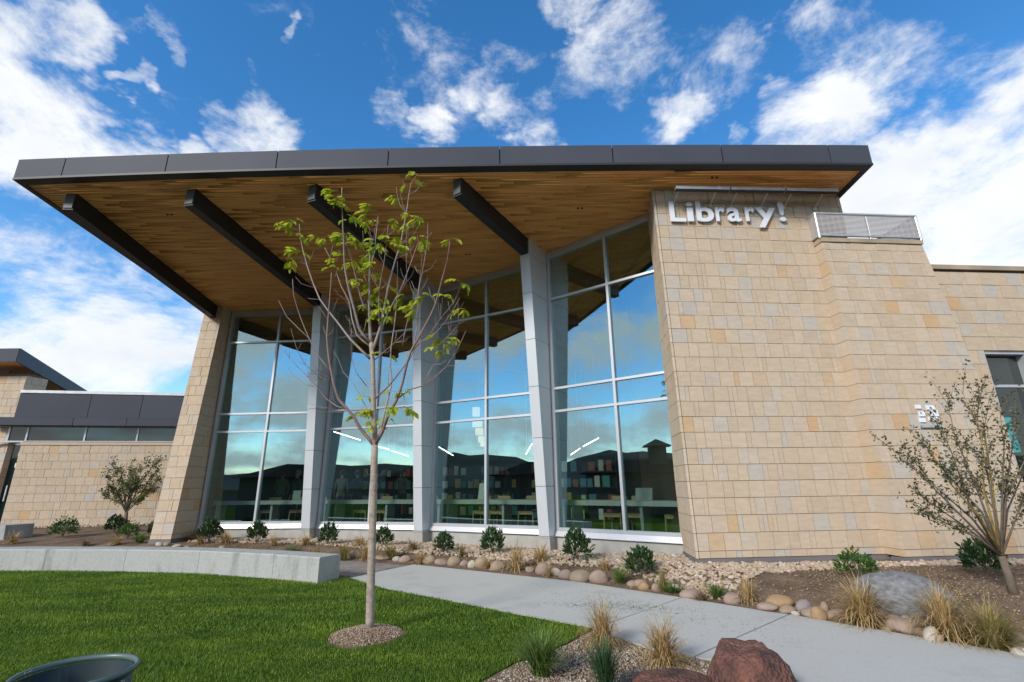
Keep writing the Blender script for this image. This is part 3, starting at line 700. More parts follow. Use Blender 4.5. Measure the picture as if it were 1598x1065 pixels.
# --- glazing bays
BAYS = [((-9.72, 16.04), (-8.01, 15.96)), ((-5.90, 15.65), (-4.25, 15.13)), ((-2.30, 14.41), (-.75, 13.57)), ((1.04, 12.37), (2.40, 11.33))]
ZT = [.65, 3.431, 4.014, 6.460]
BF = []
for (l, mpt) in BAYS:
    l = Vector((*l, 0)); mpt = Vector((*mpt, 0)); U = (mpt - l); h = U.length; U.normalize()
    fr = Frame(l, U); BF.append((fr, h))
    W2 = 2 * h
    if fr.O.x > 1: W2 = h * 2 - .05
    def topz(u): q = fr.p(u, 0, 0); return soffit_z(q.y)
    # the window itself: head, sill and jambs in one frame
    m = MB(); j = .04
    fr.hexa(m, -j, j, ZT[0] - .04, topz(0) - .005, -.14, .03); fr.hexa(m, W2 - j, W2 + j, ZT[0] - .04, topz(W2) - .005, -.14, .03)
    def slant(m, u0, u1, lo, hi, d0, d1):
        m.hexa([fr.p(u0, topz(u0) - lo, d1), fr.p(u1, topz(u1) - lo, d1), fr.p(u1, topz(u1) - lo, d0), fr.p(u0, topz(u0) - lo, d0), fr.p(u0, topz(u0) - hi, d1), fr.p(u1, topz(u1) - hi, d1), fr.p(u1, topz(u1) - hi, d0), fr.p(u0, topz(u0) - hi, d0)])
    slant(m, j, W2 - j, .20, .006, -.13, .027)
    fr.hexa(m, j, W2 - j, ZT[0] - .04, ZT[0] + .03, -.13, .027)
    win = part('window', m, M_alu, LIB)
    part('mullion', fr.hexa(MB(), h - .032, h + .032, ZT[0] + .031, topz(h) - .21, -.12, .024), M_alu, win)
    for z in ZT[1:]:
        for a, b in ((j + .001, h - .033), (h + .033, W2 - j - .001)):
            part('transom', fr.hexa(MB(), a, b, z - .03, z + .03, -.12, .02), M_alu, win)
    for a, b in ((j, h - .032), (h + .032, W2 - j)):
        lv = ZT + [None]
        for z0, z1 in zip(lv[:-1], lv[1:]):
            m = MB()
            if z1 is None:
                m.hexa([fr.p(a, z0 + .02, -.03), fr.p(b, z0 + .02, -.03), fr.p(b, z0 + .02, -.045), fr.p(a, z0 + .02, -.045), fr.p(a, topz(a) - .19, -.03), fr.p(b, topz(b) - .19, -.03), fr.p(b, topz(b) - .19, -.045), fr.p(a, topz(a) - .19, -.045)])
            else: fr.hexa(m, a, b, z0 + .02, z1 - .02, -.045, -.03)
            part('pane', m, M_glass, win)
    part('window_sill', MB().hexa([fr.p(-j, .49, .10), fr.p(W2 + j, .49, .10), fr.p(W2 + j, .49, -.1), fr.p(-j, .49, -.1), fr.p(-j, .607, .05), fr.p(W2 + j, .607, .05), fr.p(W2 + j, .607, -.1), fr.p(-j, .607, -.1)]), M_alu, win)
    fr2 = MB(); fr.hexa(fr2, -.1, W2 + .1, -.1, .488, -.25, .03); part('foundation', fr2, M_curb, LIB)

# --- interior shell
A0 = [(-9.9, 16.2), (-6.2, 16.0), (-2.5, 14.75), (1.0, 12.75), (3.5, 10.9), (3.7, 24), (-10.3, 24)]
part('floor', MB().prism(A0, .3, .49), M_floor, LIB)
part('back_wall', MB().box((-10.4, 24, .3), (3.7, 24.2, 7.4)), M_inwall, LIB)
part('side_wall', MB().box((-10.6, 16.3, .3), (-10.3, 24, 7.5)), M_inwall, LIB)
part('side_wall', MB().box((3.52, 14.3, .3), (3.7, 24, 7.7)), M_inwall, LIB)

# --- sign, light bar
sign = thing('library_sign', 'brushed metal letters reading Library! mounted high on the stone tower', 'sign', tuple(FT.p(1.7, 7.3, .05)))
LET = [('L', .322, .692), ('i', .735, .895), ('b', .965, 1.385), ('r', 1.435, 1.66), ('a', 1.715, 2.045), ('r', 2.165, 2.40), ('y', 2.425, 2.93), ('!', 3.005, 3.155)]
CAPH = .57
for ch, u0, u1 in LET:
    cu = bpy.data.curves.new('letter', 'FONT'); cu.body = ch; cu.size = 1.0; cu.offset = .020; cu.extrude = 0.0
    tmp = bpy.data.objects.new('tmp', cu); COL.objects.link(tmp)
    dg = bpy.context.evaluated_depsgraph_get(); me0 = bpy.data.meshes.new_from_object(tmp.evaluated_get(dg))
    v0 = np.array([v.co[:] for v in me0.vertices]); fs = [tuple(p.vertices) for p in me0.polygons]
    bpy.data.objects.remove(tmp); bpy.data.meshes.remove(me0)
    x0, x1 = v0[:, 0].min(), v0[:, 0].max(); sx = (u1 - u0) / (x1 - x0); sy = CAPH / .76
    base = 7.285 + .018 * (u0 / .5)
    m = MB(); n = len(v0)
    fpts = [FT.p(u0 + (p[0] - x0) * sx, base + p[1] * sy, .078) for p in v0]; bpts = [FT.p(u0 + (p[0] - x0) * sx, base + p[1] * sy, .045) for p in v0]
    cnt = {}
    for q in fs:
        for k in range(len(q)): cnt.setdefault(frozenset((q[k], q[(k + 1) % len(q)])), []).append((q[k], q[(k + 1) % len(q)]))
    side = [(e[0][1], e[0][0], e[0][0] + n, e[0][1] + n) for e in cnt.values() if len(e) == 1]
    m.add(fpts + bpts, fs + [tuple(i + n for i in reversed(q)) for q in fs] + side)
    lo = part('letter', m, M_letter, sign)
    part('stand_off', MB().tube([FT.p((u0 + u1) / 2, base + .08, .05), FT.p((u0 + u1) / 2, base + .08, -.01)], .012, 6), M_galv, lo)
bar = thing('sign_light', 'long grey light bar on slanted arms above the Library! letters', 'light fixture', tuple(FT.p(2.2, 7.9, .4)))
FB = lambda u, v, d: FT.p(u, v, d)
b0, b1 = FT.p(.36, 7.93, .42), FT.p(4.30, 8.0, .42)
seg = [0, .30, .335, .66, .695, 1.0]
for a, b in ((0, .325), (.335, .665), (.675, 1.0)):
    p, q = b0.lerp(b1, a), b0.lerp(b1, b)
    m = MB(); h = .035; w = FT.w0 * .05
    m.hexa([p + w - Z * h, q + w - Z * h, q - w - Z * h, p - w - Z * h, p + w + Z * h, q + w + Z * h, q - w + Z * h, p - w + Z * h]); part('lamp_housing', m, M_galv, bar)
    m = MB(); h2 = .01; w2 = FT.w0 * .035
    p2, q2 = p - Z * .046, q - Z * .046
    m.hexa([p2 + w2 - Z * h2, q2 + w2 - Z * h2, q2 - w2 - Z * h2, p2 - w2 - Z * h2, p2 + w2 + Z * h2, q2 + w2 + Z * h2, q2 - w2 + Z * h2, p2 - w2 + Z * h2]); part('lens', m, M_beam, bar)
for u in (.46, 1.36, 1.87, 2.62, 3.2, 3.98):
    m = MB(); q = FT.p(u, 7.78, 0.01); t = b0.lerp(b1, (u - .36) / 3.94)
    m.tube([q, t], .014, 6); m.tube([FT.p(u, 7.78, -.005), FT.p(u, 7.78, .03)], .05, 10); part('arm', m, M_galv, bar)
for tt in (.29, .33, .66, .70, .98):
    c = b0.lerp(b1, tt) + Z * .05; m = MB(); pts = [c + Vector((.10 * math.cos(k), .03 * math.sin(k * 1.7), .025 * math.sin(k * 2.3))) for k in np.linspace(0, 5, 9)]; m.tube(pts, .012, 5); part('cable_tie', m, M_alu, bar)

# --- wall emblem behind the right tree
emb = thing('wall_emblem', 'small silver emblem plate on the stair wall, half hidden by the right tree', 'sign', tuple(FS.p(1.28, 2.7, .03)))
for u, vs in ((1.10, ((2.86, 2.94, .0, .11), (2.70, 2.80, .03, .15), (2.58, 2.67, .0, .13))), (1.31, ((2.84, 2.93, .02, .20), (2.70, 2.83, .08, .24), (2.60, 2.69, .0, .19)))):
    m = MB()
    for v0, v1, a, b in vs: FS.hexa(m, u + a, u + b, v0, v1, .0, .03)
    part('emblem_shape', m, M_letter, emb)
part('ledge_plate', FS.hexa(MB(), 1.08, 1.55, 2.47, 2.53, .0, .05), M_galv, emb)

# --- balcony railing on the stair volume
rail = thing('balcony_railing', 'galvanised mesh railing round the small terrace atop the stair volume', 'railing', tuple(FS.p(1.2, CAPV, 0)))
T0, T1 = CAPV + .03, CAPV + .62
RL, RR, RD = -.02, 2.50, -2.2
crn = [FS.p(RL, 0, .0), FS.p(RR, 0, .0), FS.p(RR, 0, RD), FS.p(RL, 0, RD)]
def rp(u, v, d): return FS.O + (FS.U * u + FS.w0 * (d - .055 * CAPV) + Z * v) * K
for (u0, d0, u1, d1) in ((RL, .02, RR, .02), (RR, .02, RR, RD), (RL, .02, RL, -.62)):
    for v in (T0 + .02, T1):
        m = MB(); a, b = rp(u0, v, d0), rp(u1, v, d1); m.tube([a, b], .032 if v == T1 else .026, 8); part('rail', m, M_galv, rail)
    m = MB(); n = 17
    for k in range(1, n):
        v = T0 + .03 + (T1 - T0 - .04) * k / n; m.tube([rp(u0, v, d0), rp(u1, v, d1)], .0115, 4)
    L_ = math.hypot(u1 - u0, d1 - d0); nn = int(L_ / .14)
    for k in range(1, nn): t = k / nn; m.tube([rp(u0 + (u1 - u0) * t, T0, d0 + (d1 - d0) * t), rp(u0 + (u1 - u0) * t, T1, d0 + (d1 - d0) * t)], .006, 4)
    part('mesh_panel', m, M_mesh, rail)
for u, d in ((RL, .02), (1.25, .0), (RR, .02), (RR, -1.1), (RR, RD), (RL, -.62)):
    m = MB(); m.tube([rp(u, T0 - .05, d), rp(u, T1 + .01, d)], .03, 8); part('post', m, M_galv, rail)

# ------------------------------------------------------------------ right wing
RWG = thing('building_wing', 'stone faced wing with a tall window at the right edge behind the stair volume', 'building', (11, 11.5, 0))
FW = Frame(toward(O2 - Vector((.0797, -.9968, 0)) * .50), (.9968, .0797), 0.0, K)
TOPW = 6.30
WU0, WU1, WV1 = 3.42, 4.50, 4.22
core = MB(); FW.hexa(core, 2.2, WU0 + .02, -.1, TOPW - .13, -.5, -.03); FW.hexa(core, WU0 + .02, WU1 - .02, WV1 + .02, TOPW - .13, -.5, -.03); FW.hexa(core, WU1 - .02, 8.0, -.1, TOPW - .13, -.5, -.03)
FW.hexa(core, 2.2, 8, -.1, TOPW - .3, -4, -3.8)
wl = part('wall', core, M_mortar, RWG)
up = [(WV1 + .318 * k, min(WV1 + .318 * (k + 1), TOPW - .11)) for k in range(7)]; up = [r for r in up if r[1] - r[0] > .1]
lay_stones(FW, wl, up, lambda v: 2.6, lambda v: 7.0, limit=160)
lay_stones(FW, wl, [(WV1 - .318 * (k + 1), WV1 - .318 * k) for k in range(13)], lambda v: WU1, lambda v: 6.2, limit=80)
lay_stones(FW, wl, [(WV1 - .318 * (k + 1), WV1 - .318 * k) for k in range(13)], lambda v: 2.6, lambda v: WU0, limit=60)
part('parapet_cap', FW.hexa(MB(), 2.3, 8.0, TOPW - .108, TOPW, -.52, .03), bpy.data.materials['cap_stone'], RWG)
m = MB(); FW.hexa(m, WU1 - .06, WU1 - .001, .3, WV1, -.30, -.052); FW.hexa(m, WU0, WU0 + .06, .3, WV1, -.3, -.052); FW.hexa(m, WU0 + .061, WU1 - .061, WV1 - .07, WV1 - .001, -.3, -.052)
wn_ = part('window', m, M_alu, RWG)
part('transom', FW.hexa(MB(), WU0 + .062, WU1 - .062, 3.42, 3.48, -.28, -.20), M_alu, wn_)
part('pane', FW.hexa(MB(), WU0 + .05, WU1 - .05, 3.481, WV1 - .05, -.25, -.235), M_glass2, wn_)
part('pane', FW.hexa(MB(), WU0 + .05, WU1 - .05, .3, 3.419, -.25, -.235), M_glass2, wn_)
pst = MB(); FW.hexa(pst, WU0 + .22, WU0 + .44, 2.0, 2.75, -.232, -.228)
tag(part('poster', pst, simple('turquoise_print', (.07, .33, .34), .5, noise=.35, nscale=5)), 'turquoise poster stuck on the tall window behind the right tree', 'poster')

# ------------------------------------------------------------------ left wing and entrance block
LW = thing('building_wing', 'low stone wing with dark metal parapet and strip windows left of the pillar', 'building', (-16, 21, 0))
aL = math.radians(11.0); UL = Vector((math.cos(aL), math.sin(aL), 0))
FL = Frame((-19.87, 20.0, .3), UL)
def lw_u(px, py): 
    d = ray(px, py); n_ = np.array(FL.w0); t = (n_ @ (np.array(FL.O) - EYEP)) / (n_ @ d); q = EYEP + d * t; return (Vector(q) - FL.O).dot(FL.U), q[2] - .3
WT = lw_u(40, 688)[1]  # top of stone
LEN = 10.2
core = MB(); FL.hexa(core, .02, LEN, -.2, WT - .03, -.4, -.03); lww = part('wall', core, M_mortar, LW)
nr = 10; hh = (WT - .18 - .0) / nr
lay_stones(FL, lww, [(.0 + hh * k, hh * (k + 1)) for k in range(nr)], lambda v: 0.0, lambda v: 9.6, limit=300, full=.34)
part('wall_cap', FL.hexa(MB(), -.03, LEN, WT - .175, WT - .06, -.4, .03), M_stone_i, LW)
zA, zB = WT - .05, lw_u(17, 664)[1]
m = MB(); FL.hexa(m, -1.3, LEN, zA - .01, zA + .05, -.14, -.04); FL.hexa(m, -1.3, LEN, zB - .05, zB, -.14, -.04)
for px, py in ((12, 676), (41, 676), (132, 676), (214, 676)):
    u = lw_u(px, py)[0]; FL.hexa(m, u - .03, u + .03, zA + .051, zB - .051, -.13, -.05)
sw = part('strip_window', m, M_alu, LW)
us = [lw_u(px, 676)[0] for px in (12, 41, 132, 214)] + [LEN]
for a, b in zip(us[:-1], us[1:]): part('pane', FL.hexa(MB(), a + .02, b - .02, zA + .04, zB - .04, -.10, -.085), M_glass2, sw)
c0, c1 = lw_u(6, 660)[1], lw_u(7, 643)[1]
p1_ = lw_u(29, 609)[1]; p1b = lw_u(22, 640)[1]
can = part('canopy', FL.hexa(MB(), -1.25, LEN, zB + .002, c1 - .28, -1.0, .25), M_fascia, LW)
for a, b in zip([-1.3] + [lw_u(px, 655)[0] for px in (123, 205)], [lw_u(px, 655)[0] for px in (123, 205)] + [LEN]):
    part('fascia_panel', FL.hexa(MB(), a + .01, b - .01, zB - .02, c1 - .25, .25, .32), M_fascia, can)
par = part('parapet', FL.hexa(MB(), -.45, LEN, c1 - .24, p1_ - .12, -1.2, -.02), M_fascia, LW)
for a, b in zip([-.5] + [lw_u(px, 640)[0] for px in (139, 220)], [lw_u(px, 640)[0] for px in (139, 220)] + [LEN]):
    part('parapet_panel', FL.hexa(MB(), a + .01, b - .01, c1 - .21, p1_ - .13, -.02, .03), M_fascia, par)
part('parapet_cap', FL.hexa(MB(), -.5, LEN, p1_ - .115, p1_, -1.2, .06), M_galv, LW)
part('roof', FL.hexa(MB(), -.4, LEN, p1_ - .5, p1_ - .3, -6, -1.21), M_fascia, LW)
part('door_recess', FL.hexa(MB(), -1.6, 0, -.1, zB, -.9, -.75), M_inwall, LW)
m = MB(); FL.hexa(m, -1.45, -1.38, -.1, zA - .02, -.45, -.38); FL.hexa(m, -.07, 0, -.1, zA - .02, -.45, -.38); FL.hexa(m, -1.37, -.08, zA - .09, zA - .02, -.45, -.38)
dr = part('door', m, M_alu, LW); part('pane', FL.hexa(MB(), -1.38, -.07, 0.0, zA - .09, -.42, -.405), M_glass2, dr)
m = MB(); FL.hexa(m, -.35, -.31, 1.0, 1.6, -.36, -.33); part('handle', m, M_galv, dr)
for u, v in ((-.78, 2.85), (-.82, 2.55), (-.28, 2.75), (-.30, 2.3)):
    part('paper_notice', FL.hexa(MB(), u, u + .16, v, v + .17, -.403, -.400), simple('paper', (.7, .75, .72), .8) if 'paper' not in bpy.data.materials else bpy.data.materials['paper'], dr)

EB = thing('entrance_block', 'taller stone block with flat dark roof at the far left edge', 'building', (-23, 23, 0))
FE = Frame((-27.0, 20.1, .3), (1, .0))
eu = 27.0 + at_y(46, 600, 20.3)[0]
# stone pier facing us
core = MB(); FE.hexa(core, .0, eu - .02, -.3, 6.15, -.8, -.03); ebw = part('wall', core, M_mortar, EB)
lay_stones(FE, ebw, [(.318 * k, .318 * (k + 1)) for k in range(19)], lambda v: max(0, eu - 3.2), lambda v: eu, limit=140)
FE2 = Frame((-27.0 + eu, 20.1, .3), (.25, 1), 0.0)
lay_stones(FE2, ebw, [(.318 * k, .318 * (k + 1)) for k in range(19)], lambda v: .0, lambda v: .8, limit=120)
za, zb = at_y(33, 545, 19.4)[2], at_y(25, 564, 19.4)[2]
xa = at_y(29, 555, 19.4)[0]
# roof slab: corner at (xa, 19.4), receding edge towards back right
far = Vector((xa, 19.4, 0)) + Vector((.50, .87, 0)).normalized() * 0
dq = at_z(135, 611, za)
pl = [(-45, 19.4), (xa, 19.4), (dq[0], dq[1]), (-45, dq[1])]
rf = part('roof', MB().prism(pl, zb + .03, za), M_fascia, EB)
part('soffit', MB().prism([(-44.9, 19.5), (xa - .1, 19.5), (dq[0] - .1, dq[1] - .1), (-44.9, dq[1] - .1)], zb - .01, zb + .028), M_wood, rf)
part('fascia_panel', MB().box((-32, 19.35, zb - .03), (xa - .9, 19.398, za + .02)), M_fascia, rf); part('fascia_panel', MB().box((xa - .88, 19.35, zb - .03), (xa, 19.398, za + .02)), M_fascia, rf)
e0 = Vector((xa, 19.36, 0)); e1 = Vector((dq[0], dq[1], 0)); dd = (e1 - e0).normalized(); nn = Vector((dd.y, -dd.x, 0))
for k in range(4):
    a, b = e0.lerp(e1, k / 4), e0.lerp(e1, (k + 1) / 4) - dd * .02
    part('fascia_panel', MB().hexa([v + Z * z for z in (zb - .03, za + .02) for v in (a + nn * .05, b + nn * .05, b, a)]), M_fascia, rf)
ins = -nn * .9
ca_, cb_ = e0 + dd * 2.6 + ins, e1 - dd * .5 + ins
m = MB(); th = nn * .03
m.hexa([v + Z * z for z in (5.0, zb - .02) for v in (ca_ + th, cb_ + th, cb_ - th, ca_ - th)]); part('clerestory_pane', m, M_glass2, EB)
for k in range(9):
    p = ca_.lerp(cb_, k / 8); m = MB(); a_ = dd * .05; b_ = nn * .06
    m.hexa([v + Z * z for z in (5.0, zb - .025) for v in (p - a_ + b_, p + a_ + b_, p + a_ - b_, p - a_ - b_)]); part('mullion', m, M_alu, EB)

# ------------------------------------------------------------------ concrete seat wall
seat = thing('concrete_seat_wall', 'long low curved concrete seat wall between the lawn and the planting bed', 'bench', (-8, 11, 0))
def bench_pt(s):
    acc = 0
    for a, b in zip(BENCH[:-1], BENCH[1:]):
        l = math.dist(a, b)
        if s <= acc + l: t = (s - acc) / l; return Vector((a[0] + (b[0] - a[0]) * t, a[1] + (b[1] - a[1]) * t, 0)), (Vector((*b, 0)) - Vector((*a, 0))).normalized()
        acc += l
    return Vector((*BENCH[-1], 0)), (Vector((*BENCH[-1], 0)) - Vector((*BENCH[-2], 0))).normalized()
def smooth_dir(s):
    d = Vector((0, 0, 0))
    for k in (-.5, -.25, 0, .25, .5): d += bench_pt(max(0, min(BL, s + k)))[1]
    return d.normalized()
BL = sum(math.dist(a, b) for a, b in zip(BENCH[:-1], BENCH[1:]))
def s_of(pt):
    best = min(np.linspace(0, BL, 800), key=lambda s: (bench_pt(s)[0] - Vector((*pt, 0))).length); return best
cuts = [0, 2.6, s_of((-10.15, 11.4)), s_of((-8.25, 11.18)), s_of((-6.46, 10.80)), s_of((-4.60, 10.09)), BL]
cuts = sorted(set(cuts)); cuts.insert(2, (cuts[1] + cuts[2]) / 2)
for a, b in zip(cuts[:-1], cuts[1:]):
    m = MB(); n = max(2, int((b - a) / .25)); ss = np.linspace(a + .004, b - .004, n + 1); prof = [(0, 0), (0, .425), (.018, .445), (.50, .445), (.50, 0)]
    vs = []; fs = []
    for s in ss:
        p, _ = bench_pt(s); d = smooth_dir(s); nb = Vector((-d.y, d.x, 0))
        for (q, z) in prof: vs.append(p + nb * q + Z * (z - .02 if z == 0 else z))
    k = len(prof)
    for i in range(n):
        for j in range(k): fs.append((i * k + j, (i + 1) * k + j, (i + 1) * k + (j + 1) % k, i * k + (j + 1) % k))
    fs.append(tuple(range(k))); fs.append(tuple(n * k + j for j in reversed(range(k))))
    part('segment', m.add(vs, fs), M_conc, seat)
q = ground_at(8, 841)
blk2 = MB(); qx, qy, qz_ = q
blk2.hexa([(qx - 2.5, qy - .3, qz_ - .1), (qx + .25, qy - .3, qz_ - .1), (qx + .40, qy + .5, qz_ - .1), (qx - 2.5, qy + .5, qz_ - .1), (qx - 2.5, qy - .3, qz_ + .42), (qx + .20, qy - .3, qz_ + .42), (qx + .35, qy + .5, qz_ + .42), (qx - 2.5, qy + .5, qz_ + .42)])
tag(part('concrete_block', blk2, M_conc), 'short pale concrete block at the far left edge before the low wing', 'bench')

# ------------------------------------------------------------------ loose stone surfaces
IV, IF = ico(2); IV1, IF1 = ico(1)
def scatter_stones(poly, density, smin, smax, flat, lift=0.0, base=(IV, IF), zf=gz, reject=None):
    xs_, ys_ = [p[0] for p in poly], [p[1] for p in poly]
    A = (max(xs_) - min(xs_)) * (max(ys_) - min(ys_)); n = int(A * density)
    x = rng.uniform(min(xs_), max(xs_), n); y = rng.uniform(min(ys_), max(ys_), n); ok = in_poly(x, y, poly)
    if reject is not None: ok &= ~reject(x, y)
    x, y = x[ok], y[ok]; n = len(x); bv, bf = base
    s = rng.uniform(smin, smax, n)[:, None, None] * rng.uniform(.7, 1.3, (n, 1, 3)); s[:, :, 2] *= flat
    P = bv[None] * (1 + rng.normal(0, .07, (n, len(bv), 1))) * s
    a = rng.uniform(0, 2 * PI, n); c, sn = np.cos(a)[:, None], np.sin(a)[:, None]; t = rng.normal(0, .3, n)[:, None]
    X = P[:, :, 0] * c - P[:, :, 1] * sn; Y = P[:, :, 0] * sn + P[:, :, 1] * c; Zz = P[:, :, 2] + X * t
    z0 = (zf(x, y) + lift)[:, None] + rng.uniform(0, .3, (n, 1)) * smin
    V = np.stack([X + x[:, None], Y + y[:, None], Zz + z0 + s[:, :, 2] * .45], -1).reshape(-1, 3)
    F = (bf[None] + (np.arange(n) * len(bv))[:, None, None]).reshape(-1, 3)
    return V, F
GR = [(-9.5, 15.95), (-5.9, 15.55), (-2.4, 14.35), (.95, 12.3), (3.35, 10.5), (3.25, 9.46), (6.8, 9.35), (9.8, 9.55), (15, 9.9), (15, 9.0), (8.6, 8.95), (6.4, 8.95), (4.75, 8.65), (3.55, 8.30), (2.95, 7.85), (2.55, 8.5), (1.77, 10.06), (.59, 10.65), (-1.2, 11.95), (-4, 13.5), (-6, 14.6), (-9.5, 15.2)]
V, F = scatter_stones(GR, 300, .026, .046, .62)
o = link('gravel', fast_mesh('gravel', V, F, M_gravel, True)); o['kind'] = 'stuff'
GL = [(-24, 19.3), (-19.8, 19.85), (-11, 21.5), (-11, 20.9), (-19.5, 19.3), (-24, 18.6)]
V, F = scatter_stones(GL, 160, .04, .07, .6, base=(IV1, IF1))
o = link('gravel', fast_mesh('gravel_strip', V, F, M_gravel, True)); o['kind'] = 'stuff'
NB = [(.93, 6.48), (1.365, 5.765), (1.90, 5.36), (2.40, 4.8), (2.85, 4.0), (3.1, 3.4), (-.55, 3.3), (-.55, 4.2), (-.30, 4.9), (0, 5.37), (.55, 5.94)]
V, F = scatter_stones(NB, 2300, .005, .012, .7, base=(IV1, IF1))
o = link('pea_gravel', fast_mesh('pea_gravel', V, F, M_chip)); o['kind'] = 'stuff'
# soil crumbs and small pebbles through the long planting bed
BEDP = [(5.2, 5.3), (9.5, 5.5), (9.5, 9.1), (6.4, 8.95), (4.75, 8.65), (3.55, 8.3), (2.95, 7.85), (2.55, 8.5), (1.77, 10.06), (.59, 10.65), (-1.2, 11.95), (-4, 13.5), (-9, 15.2), (-9, 13.8), (-4, 12.7), (-2.1, 11.8), (-.45, 10.65), (1.2, 9.5), (2.6, 8.1), (3.45, 7.2), (4.4, 6.2)]
V, F = scatter_stones(BEDP, 260, .006, .020, .6, base=(IV1, IF1))
o = link('soil_crumbs', fast_mesh('soil_crumbs', V, F, ramp_mat('soil_crumb', [(0, (.13, .09, .06)), (.6, (.20, .14, .095)), (.9, (.27, .19, .13)), (1, (.40, .31, .22))], source='island', bump=0))); o['kind'] = 'stuff'
# clippings on the walkway
n = 900; t = rng.random(n)
cx_ = rng.normal(1.7, .75, n); cy_ = 8.9 - cx_ * .85 + rng.normal(0, .42, n)
cl = (rng.random(n) < .5); cx_ = np.where(cl, rng.normal(1.35, .45, n), cx_); cy_ = np.where(cl, 7.55 + rng.normal(0, .12, n) - (cx_ - 1.35) * .25, cy_)
ok = np.zeros(n, bool)
for p in SL: ok |= in_poly(cx_, cy_, p)
cx_, cy_ = cx_[ok], cy_[ok]; n = len(cx_); a = rng.uniform(0, PI, n); l = rng.uniform(.008, .025, n); w = .003
z = np.full(n, .0245)
P = np.stack([np.stack([cx_ - np.cos(a) * l, cy_ - np.sin(a) * l, z], -1), np.stack([cx_ + np.sin(a) * w, cy_ - np.cos(a) * w, z], -1), np.stack([cx_ + np.cos(a) * l, cy_ + np.sin(a) * l, z + .004], -1), np.stack([cx_ - np.sin(a) * w, cy_ + np.cos(a) * w, z], -1)], 1).reshape(-1, 3)
o = link('grass_clippings', fast_mesh('grass_clippings', P, (np.arange(n)[:, None] * 4 + np.arange(4)[None]), GRASSC['dark green'])); o['kind'] = 'stuff'
n = 700; pts_ = np.stack([rng.uniform(-9, 8.5, n), rng.uniform(5.5, 15, n)], -1); ok = in_poly(pts_[:, 0], pts_[:, 1], BEDP); pts_ = pts_[ok]; n = len(pts_)
a = rng.uniform(0, 2 * PI, n); l = rng.uniform(.015, .05, n); w = l * rng.uniform(.12, .5, n); z = gz(pts_[:, 0], pts_[:, 1]) + .012; tz = rng.uniform(-.01, .02, n)
ca, sa = np.cos(a), np.sin(a); cx_, cy_ = pts_[:, 0], pts_[:, 1]
P = np.stack([np.stack([cx_ - ca * l, cy_ - sa * l, z], -1), np.stack([cx_ + sa * w, cy_ - ca * w, z + .004], -1), np.stack([cx_ + ca * l, cy_ + sa * l, z + .012 + tz], -1), np.stack([cx_ - sa * w, cy_ + ca * w, z + .004], -1)], 1).reshape(-1, 3)
o = link('leaf_litter', fast_mesh('leaf_litter', P, (np.arange(n)[:, None] * 4 + np.arange(4)[None]), GRASSC['brown'])); o['kind'] = 'stuff'
# dry raked mulch mound under the young tree
m = MB(); vs = []; fs = []
nr_, na_ = 7, 36
for i in range(nr_ + 1):
    r = i / nr_
    for j in range(na_):
        a = 2 * PI * j / na_; w_ = 1 + .06 * math.sin(3 * a + 1) + .04 * math.sin(7 * a)
        vs.append((MULCH_C[0] + .43 * r * w_ * math.cos(a), MULCH_C[1] + .45 * r * w_ * math.sin(a), .014 + .07 * (1 - r * r)))
for i in range(nr_):
    for j in range(na_): fs.append((i * na_ + j, (i + 1) * na_ + j, (i + 1) * na_ + (j + 1) % na_, i * na_ + (j + 1) % na_))
o = struct('mulch_mound', m.add(vs, fs), M_soil, True)
circ = [(MULCH_C[0] + .41 * math.cos(a), MULCH_C[1] + .43 * math.sin(a)) for a in np.linspace(0, 2 * PI, 30)[:-1]]
V, F = scatter_stones(circ, 5200, .005, .010, .8, base=(IV1, IF1), zf=lambda x, y: .014 + .07 * (1 - np.clip(((x - MULCH_C[0]) / .43) ** 2 + ((y - MULCH_C[1]) / .45) ** 2, 0, 1)))
o = link('mulch_chips', fast_mesh('mulch_chips', V, F, ramp_mat('mulch_chip', [(0, (.21, .135, .085)), (.35, (.31, .22, .15)), (.6, (.16, .10, .065)), (.88, (.36, .28, .20)), (1, (.50, .42, .33))], source='island', noise=.1, nscale=40, bump=0))); o['kind'] = 'stuff'

# ------------------------------------------------------------------ cobbles and boulders
def hash_noise(P, seed, freq):
    r = np.random.default_rng(seed); out = np.zeros(len(P))
    for k in range(5):
        d = r.normal(size=3); d /= np.linalg.norm(d); out += np.sin(P @ d * freq * (1 + .4 * k) + r.uniform(0, 6)) / (1 + .6 * k)
    return out / 3
RV, RF = ico(4)
COB = []
for s in range(7):
    r_ = 1 + .17 * hash_noise(RV, s, 1.9) + .07 * hash_noise(RV, s + 50, 4)
    P = RV * r_[:, None]; P[:, 2] = np.where(P[:, 2] < 0, P[:, 2] * .8, P[:, 2]); COB.append(P)
def rock(name, mesh_v, mat, loc, dims, rotz, tilt=0.0):
    me = fast_mesh(name, mesh_v * np.array(dims) * .5, RF, mat, True)
    o = link(name, me); o.location = loc; o.rotation_euler = (tilt * math.cos(rotz), tilt, rotz); return o
